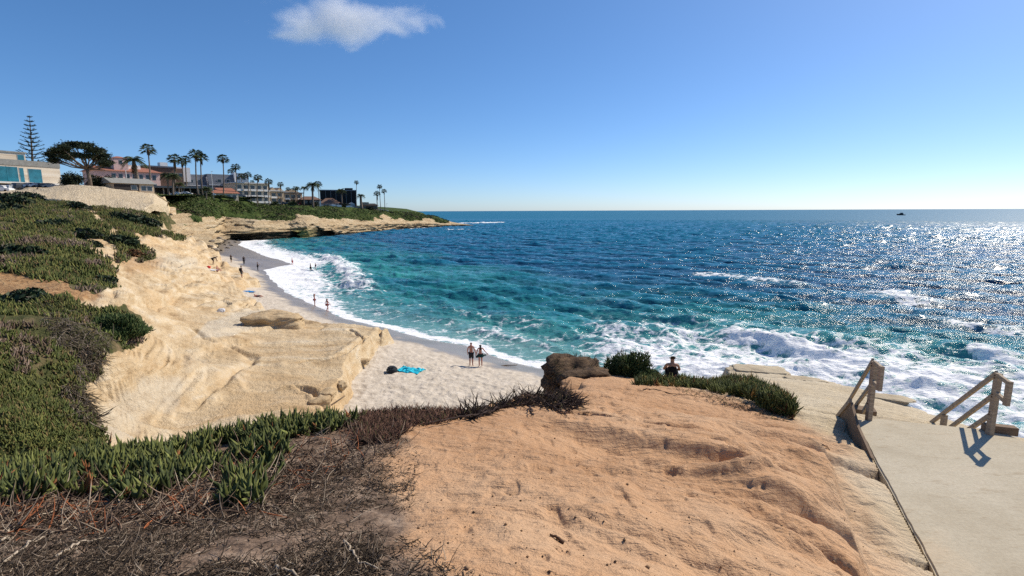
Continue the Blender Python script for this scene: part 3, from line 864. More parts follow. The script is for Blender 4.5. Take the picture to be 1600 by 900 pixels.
def mat_headland():
    b = MB('headland_cliff'); p = b.pos()
    st = b.stretch(p, (.05, .05, .55)); band = b.noise(st, 1.6, 6, .65); fine = b.noise(p, .7, 6, .65)
    rock = b.ramp(band, [(.28, (.27, .19, .11)), (.42, (.52, .385, .225)), (.6, (.60, .475, .30)), (.75, (.66, .57, .42))])
    rock = b.mix(b.mr(fine, .35, .6, .35, 0), rock, (.25, .165, .09))
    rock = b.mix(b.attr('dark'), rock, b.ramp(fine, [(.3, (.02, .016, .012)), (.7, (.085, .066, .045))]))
    rock = b.mix(b.math('MULTIPLY', b.attr('algae'), .8), rock, b.ramp(fine, [(.3, (.10, .10, .025)), (.7, (.34, .31, .09))]))
    g = b.ramp(b.noise(p, .16, 7, .7), [(.3, (.018, .035, .010)), (.5, (.055, .085, .022)), (.64, (.085, .11, .03)), (.76, (.20, .16, .085))])
    c = b.mix(b.mr(b.math('ADD', b.attr('veg'), b.math('MULTIPLY', b.math('SUBTRACT', fine, .5), .6)), .4, .6), rock, g)
    n1 = b.bump(b.math('ADD', band, fine), .7, 1.2)
    n2 = b.bump(b.noise(p, 2.2, 5, .7), .8, .6, n1)
    return b.done(c, .95, n2, .1)


def mat_beach():
    b = MB('pale_sand'); p = b.pos()
    f = b.noise(p, 1.4, 5, .6); g = b.noise(p, 30, 3)
    dry = b.ramp(f, [(.3, (.45, .385, .30)), (.7, (.59, .52, .425))])
    weed = b.mr(b.noise(p, 4.5, 4, .7), .6, .7)
    dry = b.mix(b.math('MULTIPLY', weed, .45), dry, (.16, .11, .07))
    wet = b.ramp(b.noise(p, .25, 4), [(.3, (.20, .175, .15)), (.7, (.27, .24, .21))])
    d = b.attr('dry')
    c = b.mix(d, wet, dry)
    h = b.math('ADD', b.math('MULTIPLY', b.noise(p, 2.6, 3, .5), 1.0), b.math('MULTIPLY', g, .12))
    nrm = b.bump(h, b.math('MULTIPLY', b.attr('trampled'), .7), .22)
    return b.done(c, b.mr(d, 0, 1, .32, .95), nrm, .3)


def mat_sea():
    b = MB('sea_water'); p = b.pos()
    deep = b.ramp(b.noise(b.stretch(p, (.012, .03, .03)), 1, 5, .6), [(.3, (.002, .034, .078)), (.7, (.005, .066, .125))])
    tl = b.ramp(b.noise(b.stretch(p, (.05, .12, .1), (0, 0, .5)), 1, 5, .6), [(.3, (.008, .135, .15)), (.7, (.05, .33, .29))])
    deep = b.mix(b.mr(b.attr('crest'), .1, .55), deep, (.010, .15, .25))
    c = b.mix(b.attr('teal'), deep, tl)
    c = b.mix(b.math('MULTIPLY', b.attr('shallow'), .75), c, (.19, .34, .31))
    wrp = b.n('ShaderNodeVectorMath', {0: p, 1: b.n('ShaderNodeTexNoise', {'Vector': p, 'Scale': .35, 'Detail': 4.0}, out='Color')}, operation='MULTIPLY_ADD')
    nd = wrp.node; nd.inputs[0].default_value = (0, 0, 0)
    tex = b.n('ShaderNodeVectorMath', {0: b.n('ShaderNodeTexNoise', {'Vector': p, 'Scale': .35, 'Detail': 4.0}, out='Color'), 1: (2.2, 2.2, 2.2)}, operation='MULTIPLY')
    wv = b.n('ShaderNodeVectorMath', {0: p, 1: tex}, operation='ADD')
    lace = b.mr(b.voro(b.stretch(wv, (.55, .8, 1)), 1.0), .0, .22, 1, 0)
    lace2 = b.mr(b.voro(b.stretch(wv, (1.6, 2.1, 1)), 1.0), .0, .28, 1, 0)
    f1 = b.noise(b.stretch(wv, (.32, .85, 1), (0, 0, .3)), 1.0, 9, .72)
    f2 = b.noise(p, 5.0, 5, .7)
    v = b.math('ADD', b.attr('foam'), b.math('MULTIPLY', b.math('SUBTRACT', f1, .5), 1.25))
    v = b.math('ADD', v, b.math('MULTIPLY', lace, .22)); v = b.math('ADD', v, b.math('MULTIPLY', lace2, .12))
    v = b.math('ADD', v, b.math('MULTIPLY', b.math('SUBTRACT', f2, .5), .30))
    gate = b.mr(b.attr('foam'), .02, .22)
    fo = b.math('MULTIPLY', b.mr(v, .58, .86), gate)
    fc = b.ramp(f2, [(.25, (.74, .77, .78)), (.55, (.90, .91, .91))])
    c = b.mix(fo, c, fc)
    # aerated water round the foam is paler
    near = b.math('MULTIPLY', b.mr(v, .25, .75), gate)
    c2 = b.mix(b.math('MULTIPLY', b.math('MULTIPLY', near, .35), b.math('SUBTRACT', 1.0, fo)), c, (.20, .40, .42))
    ch0 = b.noise(b.stretch(p, (.16, .42, 1), (0, 0, .35)), 1.0, 4, .55)
    ch1 = b.noise(b.stretch(p, (.8, 1.7, 1), (0, 0, .45)), 1.0, 6, .62)
    ch2 = b.noise(b.stretch(p, (3, 5, 3), (0, 0, .2)), 1.0, 4, .6)
    n0 = b.bump(ch0, .5, 1.0)
    n1 = b.bump(ch1, 1.0, .24, n0)
    n2 = b.bump(ch2, .8, .03, n1)
    n3 = b.bump(b.math('ADD', f2, fo), b.math('MULTIPLY', fo, .5), .08, n2)
    rw = b.mr(b.attr('chop'), 0, 1, .085, .17, False)
    rw = b.math('ADD', rw, b.math('MULTIPLY', b.attr('open_sea'), .29))
    r = b.mix(fo, b.n('ShaderNodeCombineColor', {0: rw, 1: rw, 2: rw}), (.8, .8, .8))
    m_ = b.done(c2, .1, n3, .5, IOR=1.333)
    b.t.links.new(r, b.bsdf.inputs['Roughness'])
    b.t.links.new(b.mr(b.attr('open_sea'), 0, 1, .5, .20, False), b.bsdf.inputs['Specular IOR Level'])
    return m_


bluff = tag(ob('sandstone_bluff', F_me, mat_bluff()), kind='structure')
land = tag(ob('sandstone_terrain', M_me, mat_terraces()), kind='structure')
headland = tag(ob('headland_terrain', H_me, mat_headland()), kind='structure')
beach = tag(ob('beach_sand', B_me, mat_beach()), kind='structure')
ocean = tag(ob('ocean_water', S_me, mat_sea()), kind='structure')


def bvh(*os):
    V = []; Pn = []; n = 0
    for o in os:
        me = o.data
        v = np.zeros(len(me.vertices) * 3, np.float32); me.vertices.foreach_get('co', v)
        V.append(v.reshape(-1, 3))
        l = np.zeros(len(me.loops), np.int32); me.loops.foreach_get('vertex_index', l)
        Pn.append(l.reshape(-1, 4) + n); n += len(V[-1])
    return BVHTree.FromPolygons(np.concatenate(V).tolist(), np.concatenate(Pn).tolist())


GROUND = bvh(bluff, land, headland, beach)


def hit(px, py):
    """the ground point the photograph shows at this pixel"""
    d = ray(px, py)
    h = GROUND.ray_cast(Vector((0, 0, CAMZ)), Vector(d.tolist()).normalized())
    return np.array(h[0]) if h[0] is not None else atz(px, py, 0)


def ground(x, y, default=0.0):
    h = GROUND.ray_cast(Vector((x, y, 200)), Vector((0, 0, -1)))
    return h[0].z if h[0] is not None else default


# ------------------------------------------------------------------ light, sky
SUN_AZ, SUN_EL = 55.0, 42.0
sv = Vector((math.sin(R_(SUN_AZ)) * math.cos(R_(SUN_EL)), math.cos(R_(SUN_AZ)) * math.cos(R_(SUN_EL)), math.sin(R_(SUN_EL))))
sl = bpy.data.lights.new('sun', 'SUN'); sl.energy = 4.2; sl.angle = R_(.53); sl.color = (1, .90, .76)
so = bpy.data.objects.new('sun', sl); so.rotation_euler = sv.to_track_quat('Z', 'Y').to_euler(); link(so)
wd = bpy.data.worlds.new('World'); SC.world = wd; wd.use_nodes = True
nt = wd.node_tree
bg = nt.nodes['Background']
sky = nt.nodes.new('ShaderNodeTexSky'); sky.sky_type = 'NISHITA'; sky.sun_disc = False
sky.sun_elevation = R_(SUN_EL); sky.sun_rotation = R_(SUN_AZ); sky.altitude = 20; sky.air_density = 1.0; sky.dust_density = .5; sky.ozone_density = 3.0
hs = nt.nodes.new('ShaderNodeHueSaturation'); hs.inputs['Saturation'].default_value = 1.14; hs.inputs['Value'].default_value = 1.11; gm = nt.nodes.new('ShaderNodeGamma'); gm.inputs[1].default_value = .85; nt.links.new(sky.outputs[0], gm.inputs[0]); nt.links.new(gm.outputs[0], hs.inputs['Color']); nt.links.new(hs.outputs[0], bg.inputs[0]); bg.inputs[1].default_value = .11
SC.view_settings.view_transform = 'Standard'; SC.view_settings.look = 'None'; SC.view_settings.gamma = 1; SC.view_settings.exposure = 0.34
# sky values measured against the photograph
sky.air_density = .7; sky.dust_density = .42; sky.ozone_density = 8.0; bg.inputs[1].default_value = .13

# ================================================================== THE LANDING AND ITS STAIR RAILS
def mat_concrete():
    b = MB('sandy_concrete'); p = b.pos()
    f = b.noise(p, .9, 6, .6); g = b.noise(p, 24, 5, .7); s_ = b.noise(b.stretch(p, (2, 7, 1), (0, 0, R_(-10))), 1, 6, .7)
    c = b.ramp(f, [(.3, (.42, .365, .265)), (.55, (.50, .445, .335)), (.75, (.54, .49, .385))])
    c = b.mix(b.mr(s_, .56, .68, 0, .55), c, (.33, .26, .17)); c = b.mix(b.mr(b.noise(p, .45, 5, .65), .5, .68, 0, .5), c, (.52, .40, .26))
    c = b.mix(b.mr(g, .35, .65, .25, 0), c, (.26, .21, .14))
    n = b.bump(b.math('ADD', b.math('MULTIPLY', s_, 1.0), b.math('MULTIPLY', g, .35)), .5, .025)
    return b.done(c, .93, n, .2)


SLAB_Z = 7.8
A_ = atz(1338, 662, SLAB_Z); Bc = atz(1465, 900, SLAB_Z)
outline = [Bc + (Bc - A_) * .9, Bc, Bc * .5 + A_ * .5, A_, atz(1357, 652, SLAB_Z), atz(1452, 662, SLAB_Z), atz(1510, 668, SLAB_Z), atz(1552, 671, SLAB_Z), atz(1578, 679, SLAB_Z), atz(1602, 690, SLAB_Z), atz(1650, 712, SLAB_Z), atz(1800, 760, SLAB_Z), atz(2100, 850, SLAB_Z)]
outline += [np.array([11.5, .5, SLAB_Z]), np.array([7.0, -.6, SLAB_Z])]
bm = bmesh.new()
vs = [bm.verts.new(p.tolist()) for p in outline]
f = bm.faces.new(vs); f.normal_update()
if f.normal.z < 0: bmesh.ops.reverse_faces(bm, faces=[f])
top = [f]
r = bmesh.ops.extrude_face_region(bm, geom=[f])
ev = [v for v in r['geom'] if isinstance(v, bmesh.types.BMVert)]
bmesh.ops.translate(bm, verts=vs, vec=(0, 0, -.75))
te = [e for e in bm.edges if all(abs(v.co.z - SLAB_Z) < 1e-4 for v in e.verts)]
bmesh.ops.subdivide_edges(bm, edges=te, cuts=14, use_grid_fill=False)
for v in bm.verts:
    if abs(v.co.z - SLAB_Z) < 1e-4:
        n = .035 * float(vn(v.co.x * 3.1, v.co.y * 3.1, 201)) + .02 * float(vn(v.co.x * 9, v.co.y * 9, 202))
        v.co.x += n; v.co.y += n * .3
te = [e for e in bm.edges if all(abs(v.co.z - SLAB_Z) < 1e-4 for v in e.verts)]
bmesh.ops.bevel(bm, geom=te, offset=.025, segments=3, affect='EDGES')
slab = ob('concrete_path', bm, mat_concrete())
for p in slab.data.polygons: p.use_smooth = False
tag(slab, kind='structure')


def mat_wood(name, dark, light):
    b = MB(name); p = b.pos()
    g = b.noise(b.stretch(p, (6, 6, 40), (.5, .3, 0)), 1, 5, .65); f = b.noise(p, 3, 4)
    c = b.ramp(g, [(.3, dark), (.7, light)])
    c = b.mix(b.mr(f, .4, .7, 0, .5), c, tuple(v * .6 for v in light))
    return b.done(c, .85, b.bump(g, .4, .006), .2)


WOOD = mat_wood('weathered_timber', (.20, .15, .10), (.50, .40, .29))
WOOD2 = mat_wood('shaded_old_board', (.15, .10, .065), (.25, .18, .12))  # darker copy of the timber; the stair side's shade is in its colour
BOLT = simple('rusty_bolt', (.09, .05, .03), .6, .3, 20, .4, 0, Metallic=.6)
SD = np.array([math.sin(R_(24.9)), math.cos(R_(24.9)), 0])


def on_plane(px, py, base):
    """where the sight line through a photo pixel meets the vertical plane of a rail"""
    n = np.array([SD[1], -SD[0], 0]); d = ray(px, py); o = np.array([0, 0, CAMZ])
    t = np.dot(n, base - o) / np.dot(n, d)
    return o + d * t


def part(name, parent_w, build, mat, root):
    b = bmesh.new(); build(b)
    o = ob(name, b, mat, root)
    M = root.matrix_world.inverted() if False else Matrix.Translation(-root.location)
    o.data.transform(M)
    return o


def handrail(base_px, top, mids, ends, rets, label):
    base = atz(*base_px, SLAB_Z)
    root = thing('stair_handrail', base, label, 'handrail', 'timber handrails of the beach stair')
    q = lambda p: on_plane(*p, base)
    t = q(top)
    part('post', None, lambda b: bm_beam(b, base - [0, 0, .02], [base[0], base[1], t[2] + .02], .09, .09), WOOD, root)
    off = np.array([SD[1], -SD[0], 0]) * .066
    for k, (m0, e0) in enumerate(zip(mids, ends)):
        a, e = q(m0), q(e0)
        dd = (e - a) / np.linalg.norm(e - a)
        part('rail', None, lambda b: bm_beam(b, a - dd * .06 + off * (1 if k else 0) + [0, 0, .03 if k == 0 else 0], e + off * (1 if k else 0), .042, .09), WOOD, root)
    r = [q(p) for p in rets]          # top return start, end, lower return start, end
    part('return_rail', None, lambda b: bm_beam(b, r[0], r[1], .05, .075), WOOD, root)
    part('return_rail', None, lambda b: bm_beam(b, r[2], r[3], .05, .075), WOOD, root)
    lo, hi = min(r[1][2], r[3][2]) - .06, max(r[1][2], r[3][2]) + .04
    e = (r[1] + r[3]) / 2
    part('return_post', None, lambda b: bm_beam(b, [e[0], e[1], lo], [e[0], e[1], hi], .08, .07), WOOD, root)
    for zz in (t[2] - .05, q(mids[1])[2], q(mids[2])[2]):
        for o_ in (-.025, .025):
            part('bolt', None, lambda b: bm_beam(b, [base[0] - off[0] * .9, base[1] - off[1] * .9, zz + o_], [base[0] - off[0] * .66, base[1] - off[1] * .66, zz + o_], .022, .022, .004), BOLT, root)
    return root, base, q


hr, rb, rq = handrail((1546, 679), (1557, 583), [(1555, 587), (1549, 614), (1547, 643)], [(1450, 664), (1478, 668), (1505, 672)],
                      [(1559, 586), (1577, 599), (1556, 614), (1573, 629)], 'weathered wooden handrail at the right edge of the concrete landing, casting its shadow on it')
p2_ = rq((1476, 648))
part('lower_post', None, lambda b: bm_beam(b, [p2_[0], p2_[1], p2_[2] - 1.3], p2_, .09, .09), WOOD, hr)
blk = atz(1556, 676, SLAB_Z)
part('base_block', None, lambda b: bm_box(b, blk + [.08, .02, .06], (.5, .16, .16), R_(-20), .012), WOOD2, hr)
hl, lb_, lq = handrail((1357, 656), (1364, 563), [(1363, 567), (1362, 591), (1355, 621)], [(1302, 668), (1331, 634), (1343, 643)],
                       [(1366, 566), (1377, 575), (1364.5, 597), (1374, 606)], 'weathered wooden handrail above the dark boarded side of the stair, left edge of the landing')
corner = A_ - np.array([SD[1], -SD[0], 0]) * .05
pp = [on_plane(*p, corner) for p in [(1329, 628), (1299, 664), (1297, 682), (1313, 694), (1332, 702), (1362, 716), (1339, 665)]]


def panel(b):
    f_ = b.faces.new([b.verts.new(p.tolist()) for p in pp])
    r_ = bmesh.ops.extrude_face_region(b, geom=[f_])
    bmesh.ops.translate(b, verts=[v for v in r_['geom'] if isinstance(v, bmesh.types.BMVert)], vec=(.04, -.02, 0))
    bmesh.ops.recalc_face_normals(b, faces=b.faces[:])


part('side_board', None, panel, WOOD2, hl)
part('cap_board', None, lambda b: bm_beam(b, pp[0] + [0, 0, .03], pp[1] + [0, 0, .03], .05, .10), WOOD, hl)
part('foot_post', None, lambda b: bm_beam(b, pp[2] - [0, 0, .3], pp[1] + [0, 0, .12], .09, .09), WOOD, hl)
t0, t1 = lq((1328, 634)), lq((1346, 643))
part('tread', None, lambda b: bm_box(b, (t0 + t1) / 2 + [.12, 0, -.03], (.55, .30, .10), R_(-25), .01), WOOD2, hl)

# concrete treads going down behind the landing
for k in range(5):
    c_ = (A_ + atz(1552, 671, SLAB_Z)) / 2 + SD * (.17 + .32 * k) + [.05, .05, 0]
    tag(box('stair_step', (c_[0], c_[1], SLAB_Z - .19 * (k + 1) - .3), (2.1, .315, .6), bpy.data.materials['sandy_concrete'], None, R_(-24.9), .015), kind='structure')

# ================================================================== ROCKS
def mat_rock(name, cols, sc=2.0, bump=.8):
    b = MB(name); p = b.pos()
    f = b.noise(p, sc, 7, .65); g = b.noise(b.stretch(p, (1, 1, 4)), sc * 1.3, 6, .65)
    c = b.ramp(b.math('ADD', b.math('MULTIPLY', f, .5), b.math('MULTIPLY', g, .5)), cols)
    return b.done(c, .95, b.bump(b.math('ADD', f, g), bump, .12 / sc * 2), .15)


ROCK_DK = mat_rock('brown_conglomerate', [(.3, (.03, .02, .013)), (.5, (.09, .058, .035)), (.66, (.19, .125, .07)), (.8, (.36, .25, .16))], 3.2, 1.0)
ROCK_OC = mat_rock('ochre_rock', [(.3, (.32, .17, .085)), (.7, (.50, .31, .17))], 2.5, .7)
ROCK_TAN = mat_rock('tan_rock', [(.3, (.28, .19, .10)), (.5, (.46, .34, .20)), (.72, (.56, .45, .29))], 1.4, .7)
ROCK_GREY = mat_rock('grey_rock', [(.3, (.10, .085, .065)), (.5, (.24, .20, .155)), (.72, (.42, .36, .27))], 2.0, .8)


def rock(name, c, s, seed, mat, label, cat='rock', group=None, rz=0.0, rough=.22, blocky=.5, sub=5, flat=0.0, strata=0.0):
    bm = bmesh.new()
    bmesh.ops.create_icosphere(bm, subdivisions=sub, radius=1)
    co = np.array([v.co[:] for v in bm.verts])
    m_ = np.abs(co).max(1)[:, None]
    co = co * (1 - blocky) + co / m_ * blocky * .85
    n = np.zeros(len(co))
    for ax in range(3):
        a, b_ = [k for k in range(3) if k != ax]
        n = n + fbm(co[:, a] * 1.4 + seed * 3.1, co[:, b_] * 1.4 + seed, 5, seed + ax)
    co = co * (1 + rough * n[:, None])
    if strata:
        k = np.sin(co[:, 2] * 14 + n * 3) * strata
        co[:, :2] *= (1 + k)[:, None]
    co[:, 2] = np.where(co[:, 2] > 0, co[:, 2] * (1 - flat), co[:, 2])
    co = co * np.array(s)
    for v, q in zip(bm.verts, co): v.co = q.tolist()
    o = ob(name, bm, mat)
    o.data.polygons.foreach_set('use_smooth', [True] * len(o.data.polygons))
    o.location = [float(v) for v in c]; o.rotation_euler = (0, 0, rz)
    return tag(o, label, cat, group)


p = at(902, 588, 13.2)
rock('rock_outcrop', (p[0], p[1], p[2] - .30), (.88, 1.0, .80), 3, ROCK_DK, 'craggy dark brown rock outcrop at the edge of the bluff beside the green shrub', 'rock outcrop', rz=.3, rough=.30, blocky=.7, strata=.05, flat=.12)
OUTC = at(902, 588, 13.2)
p = at(908, 606, 11.2)
rock('fallen_slab', (p[0], p[1], p[2] - .10), (.46, .55, .20), 8, ROCK_OC, 'tilted ochre rock slab leaning against the foot of the dark outcrop', 'rock', rz=.9, rough=.24, blocky=.6)
p = hit(430, 505)
rock('beach_boulder', (p[0], p[1], p[2] + .1), (2.3, 1.6, .95), 12, ROCK_TAN, 'rounded tan boulder with a dark cracked top behind the big sandstone ledge', 'boulder', rz=.2, rough=.3, blocky=.4, flat=.2)
k = 0
for px, py, Yv, s, lab in [(497, 632, 21.5, (.55, .35, .28), 'broken tan block lying nearest the sand at the foot of the ledge'), (512, 619, 23, (.5, .4, .3), 'tan block wedged below the end of the sandstone ledge, above the nearest one'),
                           (532, 604, 24.6, (.45, .3, .26), 'small pale block fallen beside the middle of the ledge face'), (566, 566, 28.5, (.5, .3, .22), 'dark low stone at the foot of the ledge face nearest the sea')]:
    p = hit(px, py); k += 1
    rock('fallen_block', (p[0], p[1], p[2] + .05), s, 30 + k, ROCK_TAN, lab, 'rock', 'blocks fallen from the sandstone ledge', rz=k * .8, sub=4)
# layered stone plates on the shelf above the surf
for px, py, Yv, s, rz, lab in [(1185, 577, 21.5, (1.15, .7, .20), -.25, 'thick pale stone plate lifting at the seaward tip of the rock shelf'), (1258, 592, 19.4, (.75, .35, .12), -.35, 'thin pale stone plate on the shelf beside the lifted tip'),
                               (1388, 621, 16.6, (.85, .38, .13), -.45, 'flat pale stone plate on the shelf behind the left handrail')]:
    p = at(px, py, Yv); k += 1
    rock('stone_plate', (p[0], p[1], p[2] - .04), s, 50 + k, mat_rock('pale_plate', [(.3, (.33, .26, .17)), (.7, (.56, .48, .34))], 1.5, .5), lab, 'stone', 'stone plates on the shelf', rz=rz, rough=.26, blocky=.5, flat=.45)
# stones at the back of the cove
rs = np.random.default_rng(5)
spots = [(331, 378), (338, 381), (345, 379), (352, 383), (341, 387), (350, 376), (359, 380), (336, 391), (347, 392), (362, 384), (356, 388), (368, 379), (329, 386), (372, 375), (343, 373)]
words_ = ['grey cobble nearest the cliff corner', 'rounded boulder by the cliff corner', 'dark boulder at the back of the cove', 'largest stone in the pile under the ledge', 'low stone at the dry edge of the pile', 'stone tucked against the overhang',
          'grey stone at the wet edge of the pile', 'leftmost small stone below the terraces', 'flat stone in front of the pile', 'stone nearest the wash', 'round stone at the middle of the pile', 'dark stone where the foam begins', 'pale stone beside the terrace foot', 'last stone before the surf under the overhang', 'topmost stone against the ledge']
for (px, py), w_ in zip(spots, words_):
    p = hit(px, py); s = rs.uniform(.4, .85)
    rock('cove_boulder', (p[0], p[1], p[2] + .1), (s, s * .8, s * .55), 70 + px, ROCK_GREY, w_, 'boulder', 'boulders at the back of the cove', rz=rs.random() * 3, sub=3)

# ================================================================== PLANTS
def tints(n, cols, w, jit=.18):
    c = np.array(cols)[rng.choice(len(cols), n, p=np.array(w) / sum(w))]
    return np.clip(c * (1 + jit * rng.normal(size=(n, 1))), .003, 1)


def sample_px(poly, n):
    P = np.array(poly, float); lo, hi = P.min(0), P.max(0); out = []
    while len(out) < n:
        q = lo + (hi - lo) * rng.random((n * 2, 2))
        out += q[inside(q[:, 0], q[:, 1], poly)].tolist()
    return np.array(out[:n])


def place_px(q):
    out = []
    for px, py in q:
        h = hit(px, py); out.append(h)
    return np.array(out)


GREEN = [(.092, .108, .032), (.055, .07, .026), (.135, .15, .044), (.15, .16, .05), (.20, .085, .035), (.25, .16, .05)]
LEAF = tinted('succulent_leaf', .6, .12, 20)
DRY = tinted('dry_stem', .9, .1, 30)


def ice_plant(acc, pts, fingers, L, Wd, cols, wts, spread=.75):
    """rosettes of fleshy three-sided fingers"""
    n = len(pts)
    base = np.repeat(pts, fingers, 0)
    ax = rng.normal(size=(n, 3)) * .35; ax[:, 2] = 1
    d = np.repeat(ax, fingers, 0) + rng.normal(size=(n * fingers, 3)) * spread
    d[:, 2] = np.abs(d[:, 2]) + .25
    ln = L * rng.uniform(.45, 1.45, n * fingers) * np.repeat(rng.uniform(.7, 1.2, n), fingers)
    t = np.repeat(tints(n, cols, wts, .12), fingers, 0) * (1 + .18 * rng.normal(size=(n * fingers, 1)))
    b = base + rng.normal(size=base.shape) * L * .22 * [1, 1, .3]
    acc.add(*strands(b, d, ln, Wd * rng.uniform(.75, 1.2, n * fingers), .22, .9, 4, 3, np.clip(t, .004, 1), up=(0, 0, 1), belly=.15))


# -- the fleshy mat along the near edge of the bluff
a = Acc()
q = np.concatenate([sample_px([(-60, 745), (90, 728), (200, 714), (330, 690), (420, 668), (520, 657), (575, 652), (520, 676), (440, 688), (425, 730), (390, 758), (250, 780), (100, 775), (-60, 800)], 1500),
                    sample_px([(-60, 742), (200, 716), (330, 692), (420, 670), (560, 655), (560, 665), (420, 690), (200, 735), (-60, 762)], 1100),
                    sample_px([(150, 770), (400, 745), (430, 700), (450, 715), (400, 790), (260, 812)], 170)])
pts = place_px(q)
keepn = fbm(pts[:, 0] * 2.6, pts[:, 1] * 2.6, 3, 301) > -.06 - .10 * rng.random(len(pts))
pts = pts[keepn]; pts[:, 2] += rng.random(len(pts)) * .06
ice_plant(a, pts, 4, .105, .0185, GREEN[:5], [5, 5, 4, 1.0, .35])
ro = a.mesh('ice_plant', tint=True)
tag(ob('ice_plant_mat', ro, LEAF), 'green fleshy ice plant mat along the near left edge of the bluff', 'ice plant', kind='stuff')
# -- woody runners and dead red leaves under it
a = Acc()
q = sample_px([(-60, 760), (200, 735), (420, 690), (600, 665), (640, 690), (560, 740), (480, 770), (420, 800), (250, 830), (-60, 850)], 2600)
pts = place_px(q)
d = rng.normal(size=(len(pts), 3)); d[:, 2] = np.abs(d[:, 2]) * .35
a.add(*strands(pts + [0, 0, .01], d, rng.uniform(.05, .22, len(pts)), rng.uniform(.0025, .006, len(pts)), .5, .4, 4, 3, tints(len(pts), [(.06, .04, .03), (.20, .14, .10), (.33, .26, .19), (.28, .10, .045)], [4, 3, 1.6, .9])))
# -- bark-like litter over the near ground
q = np.concatenate([sample_px([(-60, 790), (300, 800), (430, 730), (590, 690), (625, 700), (600, 760), (575, 800), (600, 900), (-60, 930)], 11000),
                    sample_px([(600, 850), (640, 835), (740, 905), (720, 930), (620, 930)], 330), sample_px([(590, 690), (660, 700), (640, 800), (590, 830)], 700), sample_px([(200, 780), (430, 740), (600, 720), (600, 900), (100, 920)], 6000)])
pts = place_px(q)
kp = fbm(pts[:, 0] * 2.2, pts[:, 1] * 2.2, 4, 305) > rng.normal(size=len(pts)) * .22 - .16
pts = pts[kp]
d = rng.normal(size=(len(pts), 3)); d[:, 2] = np.abs(d[:, 2]) * .22 + .03
a.add(*strands(pts + [0, 0, .002], d, .045 * np.exp(rng.normal(size=len(pts)) * .5), rng.uniform(.0012, .0034, len(pts)), .45, .5, 3, 3, tints(len(pts), [(.04, .03, .022), (.10, .075, .055), (.22, .17, .125), (.38, .31, .23)], [5, 4, 2.0, .8])))
tag(ob('plant_litter', a.mesh('plant_litter', tint=True), DRY), 'dark tangle of dead stems and twigs littering the near left ground', 'litter', kind='stuff')
# -- longer bleached runners lying on the litter, each its own thing
run = [[(0, 850), (40, 820), (80, 800), (125, 795)], [(10, 880), (60, 845), (110, 825)], [(15, 845), (10, 815), (14, 795)], [(250, 815), (300, 800), (330, 790)], [(395, 785), (420, 792), (440, 802)],
       [(540, 850), (560, 880), (590, 895)], [(90, 870), (130, 850), (180, 840)], [(430, 890), (470, 905), (500, 910)]]
rl = ['pale dead runner curving from the left frame edge below the ice plant', 'pale forked-off runner just below the curving one at the far left', 'short upright pale stick at the far left edge', 'pale stem at the lower tip of the ice plant mat', 'curved pale stem right of the ice plant tip',
      'thin pale stem nearest the bare sand at the bottom', 'straight pale stem in the left litter, lowest there', 'pale stick lying at the very bottom edge of the litter']
for pl, lab in zip(run, rl):
    P_ = np.array([hit(x, min(y, 905)) + [0, 0, .012] for x, y in pl])
    P_ = resample(P_, 14, 0); P_ += rng.normal(size=P_.shape) * .006
    a = Acc(); a.tube(P_, np.linspace(.0075, .003, 14), 5, (.40, .33, .25) if 'dark' not in lab else (.24, .18, .13))
    tag(ob('dead_runner', a.mesh('dead_runner', tint=True), DRY), lab, 'twig', 'dead runners on the litter')
# -- dry purplish mat
a = Acc()
q = np.concatenate([sample_px([(540, 660), (585, 640), (640, 630), (718, 630), (724, 650), (690, 662), (640, 668), (612, 690), (560, 694)], 2600), sample_px([(560, 660), (600, 655), (605, 690), (560, 695)], 500)])
pts = place_px(q); ok = np.hypot(pts[:, 0], pts[:, 1]) < 8.5; pts = pts[ok]
d = rng.normal(size=(len(pts), 3)) * .75; d[:, 2] = 1
for k in range(3):
    dd = d + rng.normal(size=d.shape) * .35
    a.add(*strands(pts + rng.normal(size=pts.shape) * [.03, .03, .01], dd, rng.uniform(.04, .11, len(pts)), rng.uniform(.0035, .007, len(pts)), .4, .7, 3, 3, tints(len(pts), [(.10, .055, .042), (.17, .10, .07), (.21, .12, .085), (.08, .085, .035), (.045, .03, .025)], [4, 3, 2, 1, 3])))
tag(ob('dry_ice_plant', a.mesh('dry_ice_plant', tint=True), DRY), 'dry purple-brown ice plant patch at the middle of the bluff edge', 'dry plant', kind='stuff')
# -- dark root tangle spilling over the ochre sand
a = Acc()
q = sample_px([(716, 655), (742, 634), (770, 622), (800, 612), (850, 606), (880, 612), (905, 625), (895, 642), (860, 640), (820, 634), (780, 640), (745, 655)], 1400)
pts = place_px(q); ok = np.hypot(pts[:, 0], pts[:, 1]) < 11; pts = pts[ok]
d = rng.normal(size=(len(pts), 3)) * [1, .6, .25]; d[:, 2] = np.abs(d[:, 2]) + .02; d[:, 0] += .3
a.add(*strands(pts, d, rng.uniform(.10, .34, len(pts)), rng.uniform(.004, .010, len(pts)), .5, .5, 5, 4, tints(len(pts), [(.025, .018, .016), (.05, .035, .03), (.11, .075, .06), (.07, .06, .03)], [4, 4, 1.5, .8])))
for pl in [[(860, 618), (880, 632), (905, 648), (918, 646)], [(840, 626), (862, 640), (885, 652)], [(850, 620), (870, 630), (912, 634)], [(832, 640), (836, 652)], [(885, 625), (905, 632), (920, 640)], [(780, 642), (740, 655), (700, 662), (660, 668)]]:
    P_ = resample(np.array([hit(*p_) + [0, 0, .02] for p_ in pl]), 16, 0); P_ += rng.normal(size=P_.shape) * .012
    for k in range(3): a.tube(P_ + rng.normal(size=3) * .03, np.linspace(.016, .004, 16), 5, (.05, .035, .03))
tag(ob('root_tangle', a.mesh('root_tangle', tint=True), DRY), 'dark tangled dead roots spilling over the ochre sand left of the rock outcrop', 'roots')
